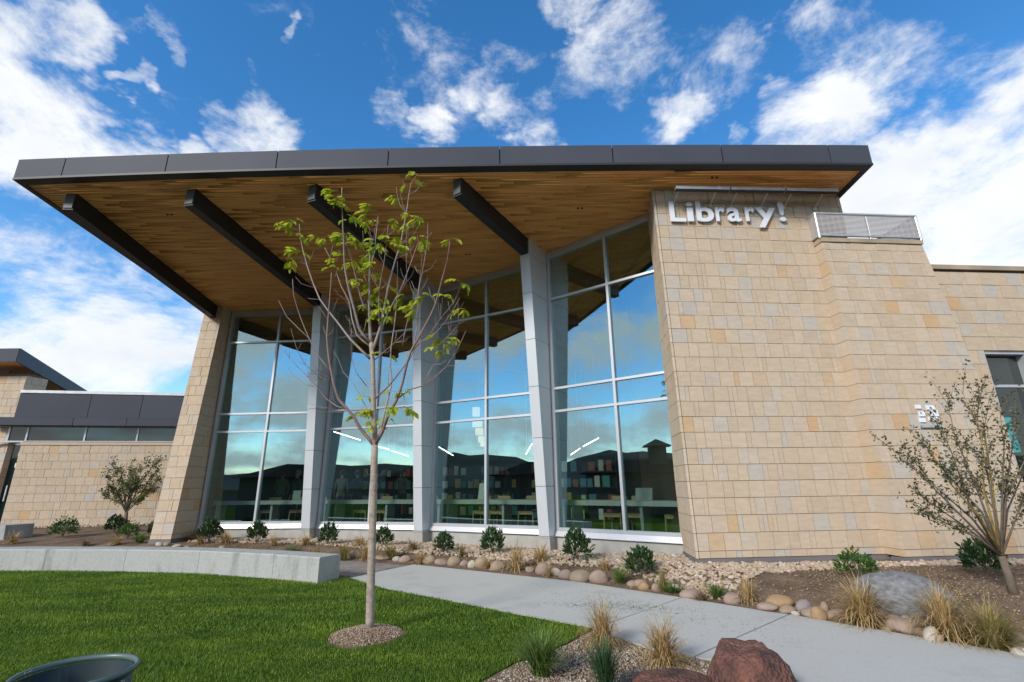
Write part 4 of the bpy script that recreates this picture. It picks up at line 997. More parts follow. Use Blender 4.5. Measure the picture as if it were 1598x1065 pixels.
# px centre, px size, colour
CB = [(247, 848, 10, 6, 'whitish'), (259, 848, 11, 6, 'tan'), (275, 849, 13, 6, 'pale cream'), (291, 850, 11, 5, 'tan'), (306, 851, 13, 6, 'pale cream'), (346, 850, 12, 7, 'pinkish tan'), (380, 853, 12, 6, 'tan'), (432, 856, 12, 7, 'pale cream'), (470, 857, 14, 6, 'tan'),
      (553, 864, 19, 15, 'brown'), (598, 869, 30, 9, 'pinkish tan'), (619, 870, 13, 8, 'pale cream'), (631, 873, 18, 11, 'pinkish tan'), (668, 874, 23, 13, 'tan'), (688, 878, 22, 10, 'pinkish tan'), (709, 876, 23, 15, 'tan'), (724, 879, 14, 10, 'pinkish tan'), (737, 875, 14, 13, 'pale cream'), (752, 877, 22, 18, 'tan'), (777, 880, 24, 14, 'brown'), (773, 887, 18, 9, 'tan'), (827, 887, 15, 10, 'brown'), (848, 888, 26, 18, 'pinkish tan'), (867, 893, 17, 14, 'pale cream'), (884, 897, 22, 16, 'pinkish tan'), (908, 900, 34, 20, 'tan'), (935, 901, 28, 21, 'pinkish tan'),
      (988, 911, 18, 9, 'tan'), (1000, 903, 20, 13, 'brown'), (1006, 916, 19, 12, 'orange-tan'), (1026, 917, 17, 14, 'brown'), (1052, 914, 19, 12, 'whitish'), (1082, 928, 37, 15, 'pinkish tan'), (1100, 928, 11, 8, 'tan'), (1145, 935, 26, 17, 'pinkish tan'), (1200, 948, 32, 13, 'pinkish tan'), (1218, 936, 39, 21, 'orange-tan'), (1213, 942, 12, 15, 'pale cream'), (1232, 952, 27, 13, 'tan'), (1257, 946, 24, 18, 'purplish grey'), (1277, 938, 24, 22, 'orange-tan'), (1289, 950, 13, 20, 'brown'), (1276, 958, 38, 13, 'pinkish tan'), (1243, 958, 12, 7, 'pale cream'), (1312, 951, 32, 15, 'pinkish tan'), (1305, 961, 28, 13, 'brown'), (1374, 958, 30, 24, 'tan'), (1401, 971, 31, 17, 'pinkish tan'), (1416, 961, 52, 22, 'pinkish tan'), (1452, 952, 28, 27, 'pale cream'), (1418, 969, 19, 18, 'brown'), (1446, 978, 22, 13, 'pale cream'), (1386, 984, 18, 9, 'tan'), (1591, 984, 28, 16, 'whitish'), (1596, 999, 26, 20, 'brown'), (1590, 966, 30, 14, 'tan')]
CB.sort(key=lambda q: q[0])
LAND = [(320, 'near the stone pillar'), (480, 'behind the concrete seat wall'), (640, 'behind the young tree trunk'), (800, 'along the walkway below bay three'), (960, 'along the walkway below bay four'), (1060, 'left of the tower corner'), (1180, 'in front of the tower corner'), (1330, 'in the pile left of the broad tuft'), (1440, 'in front of the grey boulder'), (1700, 'at the right end of the edging')]
ORD = ['leftmost', 'second', 'third', 'fourth', 'fifth', 'sixth', 'seventh', 'eighth', 'ninth', 'tenth', 'eleventh', 'twelfth']
seen = {}
for k, (px, py, w, h, c) in enumerate(CB):
    zone = next(t for x, t in LAND if px < x); seen[zone] = seen.get(zone, 0) + 1
    q = ground_at(px, py + h * .42); _, _, zc = project(q); mpp = zc / FPX
    wd, ht = w * mpp * 1.04, h * mpp * 1.12
    shape = 'long' if w > 2.0 * h else ('round' if w < 1.35 * h else 'oval')
    size = 'large' if w > 30 else ('small' if w < 16 else 'mid-sized')
    rank = ORD[seen[zone] - 1]
    lab = '%s %s %s cobble %s, %s' % (size, c, shape, zone, rank if rank == 'leftmost' else rank + ' from left')
    o = rock('cobble', COB[k % 7], ROCKC[c], (q[0], q[1] + wd * .15, q[2] + ht * .20), (wd, wd * random.uniform(.6, .8), ht * 1.1), random.uniform(-.35, .35), random.uniform(-.15, .15))
    tag(o, lab, 'stone', 'river cobbles edging the walkway')
# grey boulder
P = RV.copy(); P *= (1 + .10 * hash_noise(RV, 5, 1.5) + .06 * hash_noise(RV, 9, 3.5) + .025 * hash_noise(RV, 10, 9) + .012 * hash_noise(RV, 11, 22))[:, None]
q = ground_at(1437, 945)
m_b = simple('granite', (.165, .165, .167), .85, noise=.38, nscale=17, bump=.9, bscale=40, stretch=(1, .6, 1.8), stain=(5, .45))
o = rock('boulder', P, m_b, (q[0] + .10, q[1] + .42, q[2] + .17), (1.08, .70, .64), -.35, .10); tag(o, 'large smooth grey granite boulder lying in the bed before the stone tower', 'boulder')
# red lava rock in the foreground
P = RV.copy()
n1 = hash_noise(RV, 21, 2.2); n2 = hash_noise(RV, 33, 5.5); n3 = hash_noise(RV, 44, 14); n4 = hash_noise(RV, 45, 30)
P *= (1 + .15 * n1 + .12 * np.abs(n2) + .06 * np.abs(n3) + .025 * n4)[:, None]
P[:, 2] = np.clip(P[:, 2], -1, .80); P[:, 2] += .08 * n2 + .04 * n3 + .02 * n4
P[:, 0] = np.where(P[:, 2] < .1, P[:, 0] * 1.0, P[:, 0])
m_l, n_, l_, b_ = new_mat('lava_rock'); b_.inputs['Roughness'].default_value = .95
tx = n_.new('ShaderNodeTexNoise'); tx.inputs['Scale'].default_value = 5; tx.inputs['Detail'].default_value = 9; tx.inputs['Roughness'].default_value = .7
geo_ = n_.new('ShaderNodeNewGeometry'); l_.new(geo_.outputs['Position'], tx.inputs[0])
rp_ = n_.new('ShaderNodeValToRGB'); e = rp_.color_ramp.elements; e[0].position = .30; e[0].color = (.028, .016, .016, 1); e[1].position = .50; e[1].color = (.135, .058, .042, 1); x_ = e.new(.62); x_.color = (.20, .085, .060, 1); x_ = e.new(.70); x_.color = (.25, .19, .13, 1)
l_.new(tx.outputs[0], rp_.inputs[0]); l_.new(rp_.outputs[0], b_.inputs['Base Color'])
vo = n_.new('ShaderNodeTexVoronoi'); vo.inputs['Scale'].default_value = 38; l_.new(geo_.outputs['Position'], vo.inputs[0])
tn = n_.new('ShaderNodeTexNoise'); tn.inputs['Scale'].default_value = 24; tn.inputs['Detail'].default_value = 8; l_.new(geo_.outputs['Position'], tn.inputs[0])
ad = n_.new('ShaderNodeMath'); ad.operation = 'ADD'; l_.new(vo.outputs[0], ad.inputs[0]); l_.new(tn.outputs[0], ad.inputs[1])
bp_ = n_.new('ShaderNodeBump'); bp_.inputs['Strength'].default_value = .9; bp_.inputs['Distance'].default_value = .025; l_.new(ad.outputs[0], bp_.inputs['Height']); l_.new(bp_.outputs[0], b_.inputs['Normal'])
me = fast_mesh('lava_rock', P * np.array([.325, .34, .40]), RF, m_l, True)
lava = link('lava_rock', me); lava.location = (1.93, 4.62, .02)
tag(lava, 'rough dark red lava rock in the foreground beside the walkway', 'boulder')
P2 = RV * (1 + .14 * hash_noise(RV, 71, 2.6) + .05 * hash_noise(RV, 72, 8) + .02 * hash_noise(RV, 74, 20))[:, None]
o = link('lava_rock', fast_mesh('lava_rock_low', P2 * np.array([.37, .28, .125]), RF, m_l, True)); o.location = (1.32, 4.72, .02)
tag(o, 'low flat dark red lava rock left of the taller lava rock', 'boulder')

# ------------------------------------------------------------------ shrubs and grass tufts
def leafy(n, R, H, ls, aspect=.42, seed=0, low=.1):
    r = np.random.default_rng(seed)
    th = r.uniform(0, 2 * PI, n); ph = np.arccos(r.uniform(-.35, 1, n)); rad = r.uniform(.45, 1.0, n) ** .6
    wob = 1 + .25 * np.sin(3 * th + seed) * np.sin(2.3 * ph + seed)
    c = np.stack([np.sin(ph) * np.cos(th) * R * rad * wob, np.sin(ph) * np.sin(th) * R * rad * wob, H * (low + .28) + np.cos(ph) * H * .62 * rad * wob], -1)
    out = c - np.array([0, 0, H * .15]); out /= np.linalg.norm(out, axis=1)[:, None]
    d = out + r.normal(0, .55, (n, 3)) + np.array([0, 0, .35]); d /= np.linalg.norm(d, axis=1)[:, None]
    s = np.cross(d, r.normal(size=(n, 3))); s /= np.linalg.norm(s, axis=1)[:, None]; nn = np.cross(d, s)
    L_ = ls * r.uniform(.6, 1.25, n)[:, None]; W_ = L_ * aspect
    P = np.stack([c, c + d * L_ * .35 + s * W_ * .5 + nn * L_ * .06, c + d * L_ * .75 + s * W_ * .35 + nn * L_ * .03, c + d * L_, c + d * L_ * .75 - s * W_ * .35 + nn * L_ * .03, c + d * L_ * .35 - s * W_ * .5 + nn * L_ * .06], 1)
    i = np.arange(n)[:, None] * 6
    return P.reshape(-1, 3), np.concatenate([i + [[0, 1, 2, 3]], i + [[0, 3, 4, 5]]], 1).reshape(-1, 4)
def stems_mb(R, H, n, seed):
    r = random.Random(seed); m = MB()
    for k in range(n):
        a = 2 * PI * k / n + r.uniform(-.3, .3); R_ = R * r.uniform(.3, .85); h = H * r.uniform(.7, 1.0)
        m.tube([(0, 0, -.02), (math.cos(a) * R_ * .4, math.sin(a) * R_ * .4, h * .45), (math.cos(a) * R_, math.sin(a) * R_, h)], [.012, .008, .003], 5)
    return m
SHM = []
for s, mat in ((1, M_shrub), (2, M_shrub), (3, M_shrub), (4, M_shrub2)):
    v, f = leafy(520, .5, 1.0, .20 if mat is M_shrub else .15, .40, s)
    SHM.append((fast_mesh('foliage', v, f, mat), stems_mb(.45, .95, 9, s).mesh('stem', M_darkbark)))
SH = [(97, 839, 36, 27, 3, 'bright green rounded shrub in the bed before the low wing'), (178, 832, 27, 24, 0, 'dark green shrub left of the small tree at the low wing'), (199, 842, 29, 24, 3, 'green shrub at the foot of the small tree by the low wing'), (235, 837, 12, 20, 1, 'dark shrub half hidden behind the stone pillar'), (326, 847, 32, 32, 0, 'dark shrub right of the stone pillar under the first window'), (400, 848, 27, 30, 1, 'dark shrub under the middle of the first window bay'), (511, 851, 26, 30, 2, 'dark shrub under the second bay just right of the first silver column'), (598, 853, 26, 27, 0, 'dark shrub right behind the young tree trunk'), (692, 863, 28, 29, 1, 'dark shrub under the third bay beside the second silver column'), (769, 865, 34, 36, 2, 'taller dark shrub under the middle of the third bay'), (901, 876, 40, 44, 0, 'dark shrub under the fourth bay right of the third silver column'), (1001, 889, 40, 42, 1, 'dark shrub under the fourth bay near the tower corner'), (1340, 902, 54, 38, 3, 'bright green low shrub in front of the stair volume'), (1541, 898, 52, 48, 2, 'very dark shrub behind the trunk of the right tree')]
for i, (px, py, w, h, k, lab) in enumerate(SH):
    q = ground_at(px, py); mpp = project(q)[2] / FPX
    t = thing('shrub', lab, 'shrub', tuple(q), 'shrubs planted along the building')
    for nm, me in zip(('foliage', 'stem'), SHM[k]):
        o = link(nm, me, t)
        o.scale = (w * mpp * .96, w * mpp * .96, h * mpp * 1.0); o.rotation_euler = (0, 0, i * 1.3)
def tuft_mesh(n, seed, mat, droop=1.0, wid=.016, lo=15, hi=88):
    """arching blades from one crown, normalised to unit width and height"""
    r = np.random.default_rng(seed); k = 6
    a = r.uniform(0, 2 * PI, n); ln = r.uniform(.6, 1.05, n); el = np.radians(lo + (hi - lo) * r.uniform(0, 1, n) ** 1.0)
    base = r.normal(0, .05, (n, 2)); x = base[:, 0].copy(); y = base[:, 1].copy(); z = np.zeros(n); bend = r.uniform(.25, 1.0, n) * droop * np.radians(24)
    tw = r.normal(0, .10, n); P = []
    for i in range(k + 1):
        t = i / k; w = wid * (1 - t ** 1.8) + .0015
        P.append(np.stack([x - np.sin(a) * w, y + np.cos(a) * w, np.maximum(z, .012)], -1)); P.append(np.stack([x + np.sin(a) * w, y - np.cos(a) * w, np.maximum(z, .012)], -1))
        x = x + np.cos(a) * np.cos(el) * ln / k; y = y + np.sin(a) * np.cos(el) * ln / k; z = z + np.sin(el) * ln / k; el = el - bend * (.4 + t * 1.2); a = a + tw
    P = np.stack(P, 1); q_ = np.percentile(np.hypot(P[:, :, 0], P[:, :, 1]).max(1), 55) * 2 * .78; P[:, :, :2] /= q_; P[:, :, 2] /= np.percentile(P[:, :, 2].max(1), 92)
    i = np.arange(n)[:, None] * (2 * (k + 1))
    F = np.concatenate([i + np.array([[2 * j, 2 * j + 1, 2 * j + 3, 2 * j + 2]]) for j in range(k)], 1).reshape(-1, 4)
    return fast_mesh('blades', P.reshape(-1, 3), F, mat)
TM = {}
def tuft(kind, big):
    if (kind, big) not in TM:
        lo = {'green': 42, 'dark green': 52, 'olive': 28, 'brown': 12}.get(kind, 18); dr = {'green': .8, 'dark green': .6, 'olive': 1.0}.get(kind, 1.25)
        TM[(kind, big)] = tuft_mesh(420 if big else 130, len(TM) + 3, GRASSC[kind], dr, .011 if big else .020, lo)
    return TM[(kind, big)]
TF = [(20, 850, 26, 16, 'tan', 'pale dry tuft at far left by the concrete block'), (133, 851, 22, 10, 'brown', 'small brown tuft behind the seat wall before the low wing'), (182, 851, 24, 14, 'tan', 'tan dry tuft behind the seat wall below the bright shrub'), (218, 849, 26, 14, 'green', 'yellow-green tuft left of the stone pillar'), (312, 850, 22, 12, 'tan', 'tan tuft just right of the stone pillar'), (300, 845, 22, 14, 'brown', 'brown tuft in the pillar shadow'), (352, 850, 26, 18, 'tan', 'tan tuft left of the shrub under the first window'), (426, 853, 22, 16, 'tan', 'tan tuft right of the first-bay middle shrub'), (455, 857, 22, 10, 'green', 'low green tuft under the first silver column'), (478, 852, 26, 14, 'tan', 'dry tuft before the first silver column'), (497, 861, 24, 12, 'olive', 'olive tuft at the right end of the seat wall'), (537, 869, 26, 26, 'olive', 'tall olive tuft between seat wall and tree trunk'), (570, 870, 22, 26, 'tan', 'tan tuft touching the left of the tree trunk'), (560, 855, 30, 16, 'tan', 'dry tuft behind the olive tuft left of the trunk'), (610, 865, 34, 22, 'olive', 'spiky olive tuft right of the tree trunk'), (645, 861, 30, 16, 'brown', 'brown dried tuft before the second silver column'), (653, 875, 24, 18, 'tan', 'tan tuft among cobbles before the second column'), (721, 868, 18, 16, 'olive', 'little olive tuft left of the tall shrub in bay three'), (761, 888, 24, 14, 'tan', 'flat tan tuft among cobbles below bay three'), (805, 896, 38, 40, 'tan', 'big tan tuft on the walkway edge below the third column'), (844, 879, 36, 26, 'tan', 'tan tuft before the foot of the third column'), (857, 903, 20, 18, 'tan', 'small tan tuft left of cobbles below bay four'), (943, 889, 22, 18, 'tan', 'lone small tan tuft in the soil below bay four'), (968, 914, 32, 24, 'green', 'neat green tuft on the walkway edge below bay four'), (1034, 918, 22, 36, 'olive', 'tall thin olive tuft on the walkway edge'), (1048, 928, 34, 14, 'green', 'low green tuft at the foot of the tall olive tuft'), (1093, 921, 26, 16, 'brown', 'brown tuft in front of the tower corner gravel'), (1119, 938, 34, 24, 'green', 'green tuft on the walkway edge before the tower'), (1168, 946, 36, 38, 'tan', 'tan tuft left of the orange cobble pile'), (1350, 980, 76, 56, 'tan', 'broad tan fountain tuft left of the grey boulder'), (1481, 1003, 86, 66, 'tan', 'largest tan tuft in front of the grey boulder'), (1555, 1020, 80, 62, 'olive', 'olive and tan tuft at the right edge of the walkway'),
      (845, 1062, 62, 66, 'green', 'yellow-green tuft in the foreground by the lawn edge'), (941, 1018, 50, 62, 'tan', 'dry tan tuft at the tip of the lawn'), (1038, 1046, 58, 62, 'tan', 'dry tan tuft left of the lava rock'), (946, 1090, 52, 74, 'dark green', 'dark green spiky tuft at the bottom edge of the picture')]
for i, (px, py, w, h, c, lab) in enumerate(TF):
    q = ground_at(px, py - h * .10); mpp = project(q)[2] / FPX
    t = thing('grass_tuft', lab, 'grass', tuple(q), 'ornamental grass tufts')
    o = link('blades', tuft(c, w > 44), t); s = w * mpp
    o.scale = (s * 1.0, s * .9, h * mpp * 1.05); o.rotation_euler = (0, 0, i * 2.1)
    if 'foreground' in lab or 'lava' in lab or 'tip' in lab:
        o.scale = (s * 1.2, s * 1.05, h * mpp * 1.0)

# ------------------------------------------------------------------ young maple in the lawn
TY = 6.55
base = at_z(577, 981, .07)
TY = float(base[1])
maple = thing('young_tree', 'slender young tree with pale trunk and sparse new yellow-green leaves on the lawn', 'tree', tuple(base))
KNOWN = []  # (px, py, depth offset)
def near_off(px, py):
    return min(KNOWN, key=lambda k: (k[0] - px) ** 2 + (k[1] - py) ** 2)[2] if KNOWN else 0.0
def densify(pts, step=14):
    out = []
    n = len(pts)
    for i in range(n - 1):
        p0, p1, p2, p3 = pts[max(i - 1, 0)], pts[i], pts[i + 1], pts[min(i + 2, n - 1)]
        k = max(1, int(math.dist(p1, p2) / step))
        for j in range(k):
            t = j / k; o = []
            for c in (0, 1): o.append(.5 * (2 * p1[c] + (p2[c] - p0[c]) * t + (2 * p0[c] - 5 * p1[c] + 4 * p2[c] - p3[c]) * t * t + (3 * p1[c] - p0[c] - 3 * p2[c] + p3[c]) * t ** 3))
            out.append(tuple(o))
    out.append(pts[-1]); return out
def branch(pts, r0, r1, name, mat, n=6, first=False, drift=None):
    d = densify(pts); o0 = 0.0 if first else near_off(*pts[0]); L_ = sum(math.dist(a, b) for a, b in zip(d[:-1], d[1:]))
    dr = 0.0 if first else (random.uniform(-.0042, .0042) * L_ if drift is None else drift * L_)
    P3 = []; R = []; acc = 0
    for i, p in enumerate(d):
        if i: acc += math.dist(d[i - 1], p)
        t = acc / L_; off = o0 + dr * t; KNOWN.append((p[0], p[1], off))
        P3.append(at_y(p[0], p[1], TY + off)); R.append(r0 + (r1 - r0) * t ** .8)
    part(name, MB().tube(P3, [r_ * (1.0 if name == 'trunk' else 1.3) for r_ in R], n), mat, maple, smooth=True)
branch([(577, 988), (577.5, 965), (579, 900), (582, 800), (584, 720), (585, 695)], .052, .042, 'trunk', M_bark, 12, True)
branch([(585, 697), (583, 640), (581.5, 562), (578.7, 535)], .037, .028, 'trunk', M_bark, 10, True)
branch([(578.7, 537), (576, 484), (576.5, 440), (577, 400), (578, 372)], .020, .004, 'limb', M_limb, 8, True)
BR = [
 ([(584, 695), (576, 686), (561.6, 668), (551.9, 650), (542, 639), (527.4, 622), (521.3, 601), (516.5, 579), (511.6, 547.5), (510, 525.5), (511.6, 503.5), (516.5, 440), (517.2, 425.7)], .024, .005, 1),
 ([(577.5, 560), (562, 545), (547, 530), (525, 501), (512.8, 486), (499, 467), (489, 443), (479, 414), (472, 388), (468, 366), (467, 350)], .019, .004, 0),
 ([(579, 537), (566, 522), (560.4, 513), (553, 484), (546, 458), (538, 418), (536.4, 378), (535, 354), (533.4, 293)], .021, .005, 0),
 ([(576, 540), (565, 531), (556.8, 523), (549.4, 498), (544.3, 469), (532.4, 447), (522.6, 418), (514.7, 402), (506.8, 387)], .014, .003, 0),
 ([(576, 488), (567, 477), (563, 465), (556, 437), (550, 410), (542, 384), (541, 368)], .012, .003, 0),
 ([(584, 540), (590, 522), (596.6, 511), (605, 489), (622, 458), (629, 443), (643, 405), (652, 380)], .016, .003, 0),
 ([(582, 545), (592, 515), (600, 480), (605.4, 449), (617, 406), (625, 382), (629, 360), (634, 333), (638, 305), (641, 287), (649, 276)], .020, .004, 0),
 ([(585, 695), (596.6, 674), (604, 652), (618.6, 625), (628, 598), (633, 577), (640.6, 550), (655, 525), (667.5, 501), (679.7, 474), (690, 435), (698, 406), (702, 376)], .026, .004, 1),
 ([(588, 692), (594, 672), (601, 640), (610, 605), (611, 591), (609, 572), (610, 545), (615, 511), (618.6, 476), (620, 440), (620, 408)], .018, .003, 0),
 ([(586, 622), (606, 603), (623.5, 581), (640, 560), (652, 535), (664, 510)], .013, .004, 1),
 ([(584, 562), (599, 550), (616, 535), (638, 513)], .008, .003, 1),
 ([(616, 626), (640.6, 608), (665, 601), (682, 586), (696.8, 572), (711.4, 550), (727, 517)], .010, .003, 1),
 ([(640, 551), (656.5, 534), (682, 518), (704, 489), (717.5, 465)], .008, .002, 1),
 ([(668, 527), (687, 498), (709, 471), (720, 442)], .006, .002, 1),
 ([(684, 540), (701.6, 523), (716, 506), (725, 487)], .006, .002, 1),
 ([(660, 600), (676, 570), (692, 552), (706.5, 542), (716, 530)], .006, .002, 1),
 ([(645, 545), (652, 500), (652.7, 457), (658.6, 427), (664.5, 394), (667.5, 371), (674, 363)], .009, .003, 1),
 ([(628, 540), (636, 500), (650, 465), (656, 430), (659, 395), (661, 383)], .008, .002, 0),
 ([(592, 512), (591.6, 453), (599, 412), (604, 370), (606, 352)], .009, .003, 0),
 ([(622, 462), (634, 440), (634, 398), (635, 351)], .007, .002, 0),
 ([(577, 420), (584, 395), (587, 365), (590, 338)], .009, .003, 0),
 ([(577, 452), (568, 430), (572, 400), (583, 375), (586, 350)], .007, .002, 0),
 ([(543, 640), (525, 634), (508, 622), (497, 607), (481, 589), (464, 572), (451.7, 559), (438, 537)], .009, .002, 1),
 ([(517, 597), (505, 592), (493, 584), (476, 569), (464, 547), (454, 513)], .007, .002, 1),
 ([(516.5, 582), (505.5, 567), (491, 547), (480, 523), (469, 496), (458, 460), (456.5, 436)], .009, .003, 1),
 ([(484, 530), (464, 511), (447, 494), (434.7, 469)], .005, .002, 1),
 ([(489, 604), (473.7, 599), (459, 586), (449, 574)], .004, .0015, 1),
 ([(537, 645), (518, 643), (498, 642)], .004, .0015, 1), ([(527, 640), (500, 635), (481, 630), (471, 623)], .004, .0015, 1),
 ([(512, 500), (500, 482), (496, 477)], .004, .0015, 1), ([(513, 497), (522, 480), (527, 466)], .003, .0015, 1),
 ([(572, 603), (556, 582), (549, 560), (548, 530), (549, 512)], .006, .002, 1), ([(578, 650), (566, 625), (552, 600), (535, 580), (528, 560), (520, 548)], .006, .002, 0),
 ([(634, 333), (624, 320), (619, 300), (619, 292)], .005, .002, 0), ([(629, 362), (645, 352), (655, 340)], .005, .002, 0), ([(626, 382), (640, 375), (655, 350)], .004, .002, 0),
 ([(617, 406), (603, 398), (600, 390)], .003, .0015, 0), ([(618, 404), (636, 396), (645, 385)], .003, .0015, 0), ([(560, 395), (567, 372), (566, 360)], .004, .002, 0),
 ([(480, 416), (462, 404), (461, 398)], .003, .0015, 0), ([(492, 450), (470, 443), (461, 432)], .003, .0015, 0), ([(499, 468), (480, 466)], .003, .0015, 0),
 ([(584, 745), (592, 742), (605, 731)], .004, .0015, 1), ([(584, 741), (574, 741), (572, 734)], .003, .0015, 1), ([(583, 668), (575, 655), (560, 648)], .005, .002, 0)]
for pts, r0, r1, red in BR: branch(pts, r0 * .82, r1 * .82, 'branch', M_twig if red else M_limb, 6)
# side twigs
for k in range(120):
    pts, r0, r1, red = random.choice(BR[:24]); i = random.randrange(1, len(pts) - 1); p = pts[i]; a = math.atan2(pts[i + 1][1] - p[1], pts[i + 1][0] - p[0]) + random.choice([-1, 1]) * random.uniform(.5, .9)
    l = random.uniform(10, 34); q1 = (p[0] + math.cos(a) * l * .5, p[1] + math.sin(a) * l * .5); q2 = (q1[0] + math.cos(a) * l * .3, q1[1] + math.sin(a) * l * .3 - l * .25)
    branch([p, q1, q2], .0032, .0012, 'twig', M_twig if random.random() < .6 else M_limb, 5)
# compound leaves
def spray(n, seed):
    r = np.random.default_rng(seed); m = MB()
    for q in range(2 if n < 9 else 3):                      # two or three compound leaves from one bud
        yaw = r.uniform(0, 2 * PI); d0 = np.array([math.cos(yaw), math.sin(yaw), r.uniform(-.1, .5)]); pts = [np.zeros(3)]
        for k in range(4): pts.append(pts[-1] + d0 * .032); d0 = d0 + np.array([0, 0, -.28]); d0 /= np.linalg.norm(d0)
        m.tube(pts, .0022, 4)
        for k, sd in ((2, 1), (2, -1), (3, 1), (3, -1), (4, 0)):
            b = pts[k]; ax = pts[k] - pts[k - 1]; ax /= np.linalg.norm(ax); lat = np.cross(ax, [0, 0, 1]); lat /= np.linalg.norm(lat) + 1e-6
            d = ax * (.55 if sd else 1) + lat * sd * .75 + np.array([0, 0, -r.uniform(.2, .75)]); d /= np.linalg.norm(d)
            s_ = np.cross(d, np.array([0, 0, 1.]) + r.normal(0, .25, 3)); s_ /= np.linalg.norm(s_); nn = np.cross(s_, d); L_ = r.uniform(.06, .095); W_ = L_ * r.uniform(.38, .5); V = []; F = []
            for t, w, up in ((-.04, .04, 0), (.25, .42, .05), (.5, .5, .06), (.78, .28, .02), (1, .02, -.08)):
                c = b + d * L_ * t + nn * L_ * up; V += [c - s_ * W_ * w, c - nn * L_ * .06 * (w > .1), c + s_ * W_ * w]
            for i in range(4):
                for j in range(2): F.append((i * 3 + j, i * 3 + j + 1, i * 3 + j + 4, i * 3 + j + 3))
            m.add(V, F)
    return m.mesh('leaf_spray', M_mapleleaf, True)
SPR = [spray(n, 90 + n) for n in (6, 7, 8, 9, 11, 12)]
LC = [(447, 345), (436, 351), (460, 346), (466, 370), (455, 398), (446, 404), (463, 392), (497, 368), (508, 371), (520, 312), (529, 323), (541, 335), (545, 345), (540, 372), (535, 366), (550, 378), (527, 410), (518, 420), (540, 405), (566, 342), (577, 346), (572, 333), (580, 320), (560, 400), (555, 410), (568, 430), (577, 424), (549, 437), (585, 390), (590, 384), (580, 395), (600, 377), (608, 371), (605, 347), (612, 371), (619, 306), (645, 338), (655, 344), (640, 345), (650, 371), (658, 372), (649, 272), (702, 374), (590, 463), (600, 450), (583, 455), (610, 480), (596, 486), (575, 476), (587, 500), (603, 495), (632, 464), (642, 470), (651, 480), (662, 463), (690, 534), (680, 545), (685, 525), (694, 530), (695, 464), (718, 441), (726, 482), (600, 552), (580, 640), (592, 640), (569, 645), (575, 660), (597, 657), (585, 668), (560, 650), (622, 640), (629, 635), (616, 612), (633, 611), (572, 620), (566, 440), (520, 327), (612, 385), (587, 378), (588, 412), (640, 288), (446, 352), (524, 300), (548, 385)]
for k, (px, py) in enumerate(LC):
    off = near_off(px, py); q = at_y(px, py, TY + off + random.uniform(-.06, .06)); o = link('leaf_spray', SPR[k % 6], maple)
    o.location = Vector(q) - maple.location; s = random.uniform(.95, 1.35); o.scale = (s, s, s); o.rotation_euler = (random.uniform(-.3, .3), random.uniform(-.3, .3), random.uniform(0, 6.28))
    if math.hypot(px - 650, py - 272) < 8 or py > 600 and k % 3 == 0: o.scale = (1, 1, 1)

# ------------------------------------------------------------------ multi-stem trees
def multistem(name, label, basept, forkpt, tips, r0, mats, leaf_mat_, nleaf, ls, twigs=9, seed=1, lich=None):
    r = random.Random(seed); t = thing(name, label, 'tree', tuple(basept)); B = Vector(basept); Fk = Vector(forkpt)
    part('trunk', MB().tube([B - Z * .05, B.lerp(Fk, .4) + Vector((.01, 0, 0)), Fk], [r0 * 1.25, r0, r0 * .85], 9), mats[0], t, True)
    anchors = []
    m2 = MB(); ml = MB()
    for tip in tips:
        T = Vector(tip); C1 = Fk.lerp(T, .33) + Vector((r.uniform(-.08, .08), r.uniform(-.08, .08), (T - Fk).length * .04)); C2 = Fk.lerp(T, .7) + Vector((r.uniform(-.1, .1), r.uniform(-.1, .1), (T - Fk).length * .05))
        pts = [Fk, C1, C2, T]; ln = (T - Fk).length
        m = MB().tube(pts, [r0 * .42, r0 * .27, r0 * .15, r0 * .05], 6); part('limb', m, lich if lich and r.random() < .28 else mats[1], t, True)
        for k in range(twigs):
            f = r.uniform(.3, 1.0); i = min(2, int(f * 3)); p = pts[i].lerp(pts[i + 1], f * 3 - i)
            d = ((T - Fk).normalized() + Vector((r.uniform(-.8, .8), r.uniform(-.8, .8), r.uniform(-.35, .8)))).normalized(); e = p + d * ln * r.uniform(.10, .24); mid = p.lerp(e, .5) + Vector((0, 0, ln * .01))
            m2.tube([p, mid, e], [r0 * .09, r0 * .06, r0 * .02], 4)
            for s in np.linspace(.15, 1, 6): anchors.append(p.lerp(e, s))
    part('twig', m2, mats[1], t)
    rr = np.random.default_rng(seed); A = np.array([a[:] for a in anchors]); c = A[rr.integers(0, len(A), nleaf)] + rr.normal(0, ls * .55, (nleaf, 3))
    d = rr.normal(size=(nleaf, 3)) + np.array([0, 0, .1]); d /= np.linalg.norm(d, axis=1)[:, None]; s = np.cross(d, rr.normal(size=(nleaf, 3))); s /= np.linalg.norm(s, axis=1)[:, None]
    L_ = ls * rr.uniform(.6, 1.3, nleaf)[:, None]; W_ = L_ * .27
    P = np.stack([c, c + d * L_ * .5 + s * W_, c + d * L_, c + d * L_ * .5 - s * W_], 1).reshape(-1, 3) - np.array(basept)
    o = link('foliage', fast_mesh('foliage', P, np.arange(nleaf * 4).reshape(-1, 4), leaf_mat_), t); return t
q = ground_at(1582, 928); yb = q[1]
tips = [at_y(px, py, yb + dy) for px, py, dy in ((1398, 706, -.1), (1428, 722, .4), (1440, 690, .0), (1462, 655, -.3), (1478, 625, .3), (1500, 610, -.2), (1527, 602, .2), (1545, 615, .5), (1560, 640, -.4), (1585, 650, .2), (1610, 640, 0), (1430, 770, .3), (1470, 720, -.5), (1500, 690, .6), (1440, 800, -.3), (1640, 690, .1), (1620, 740, -.3))]
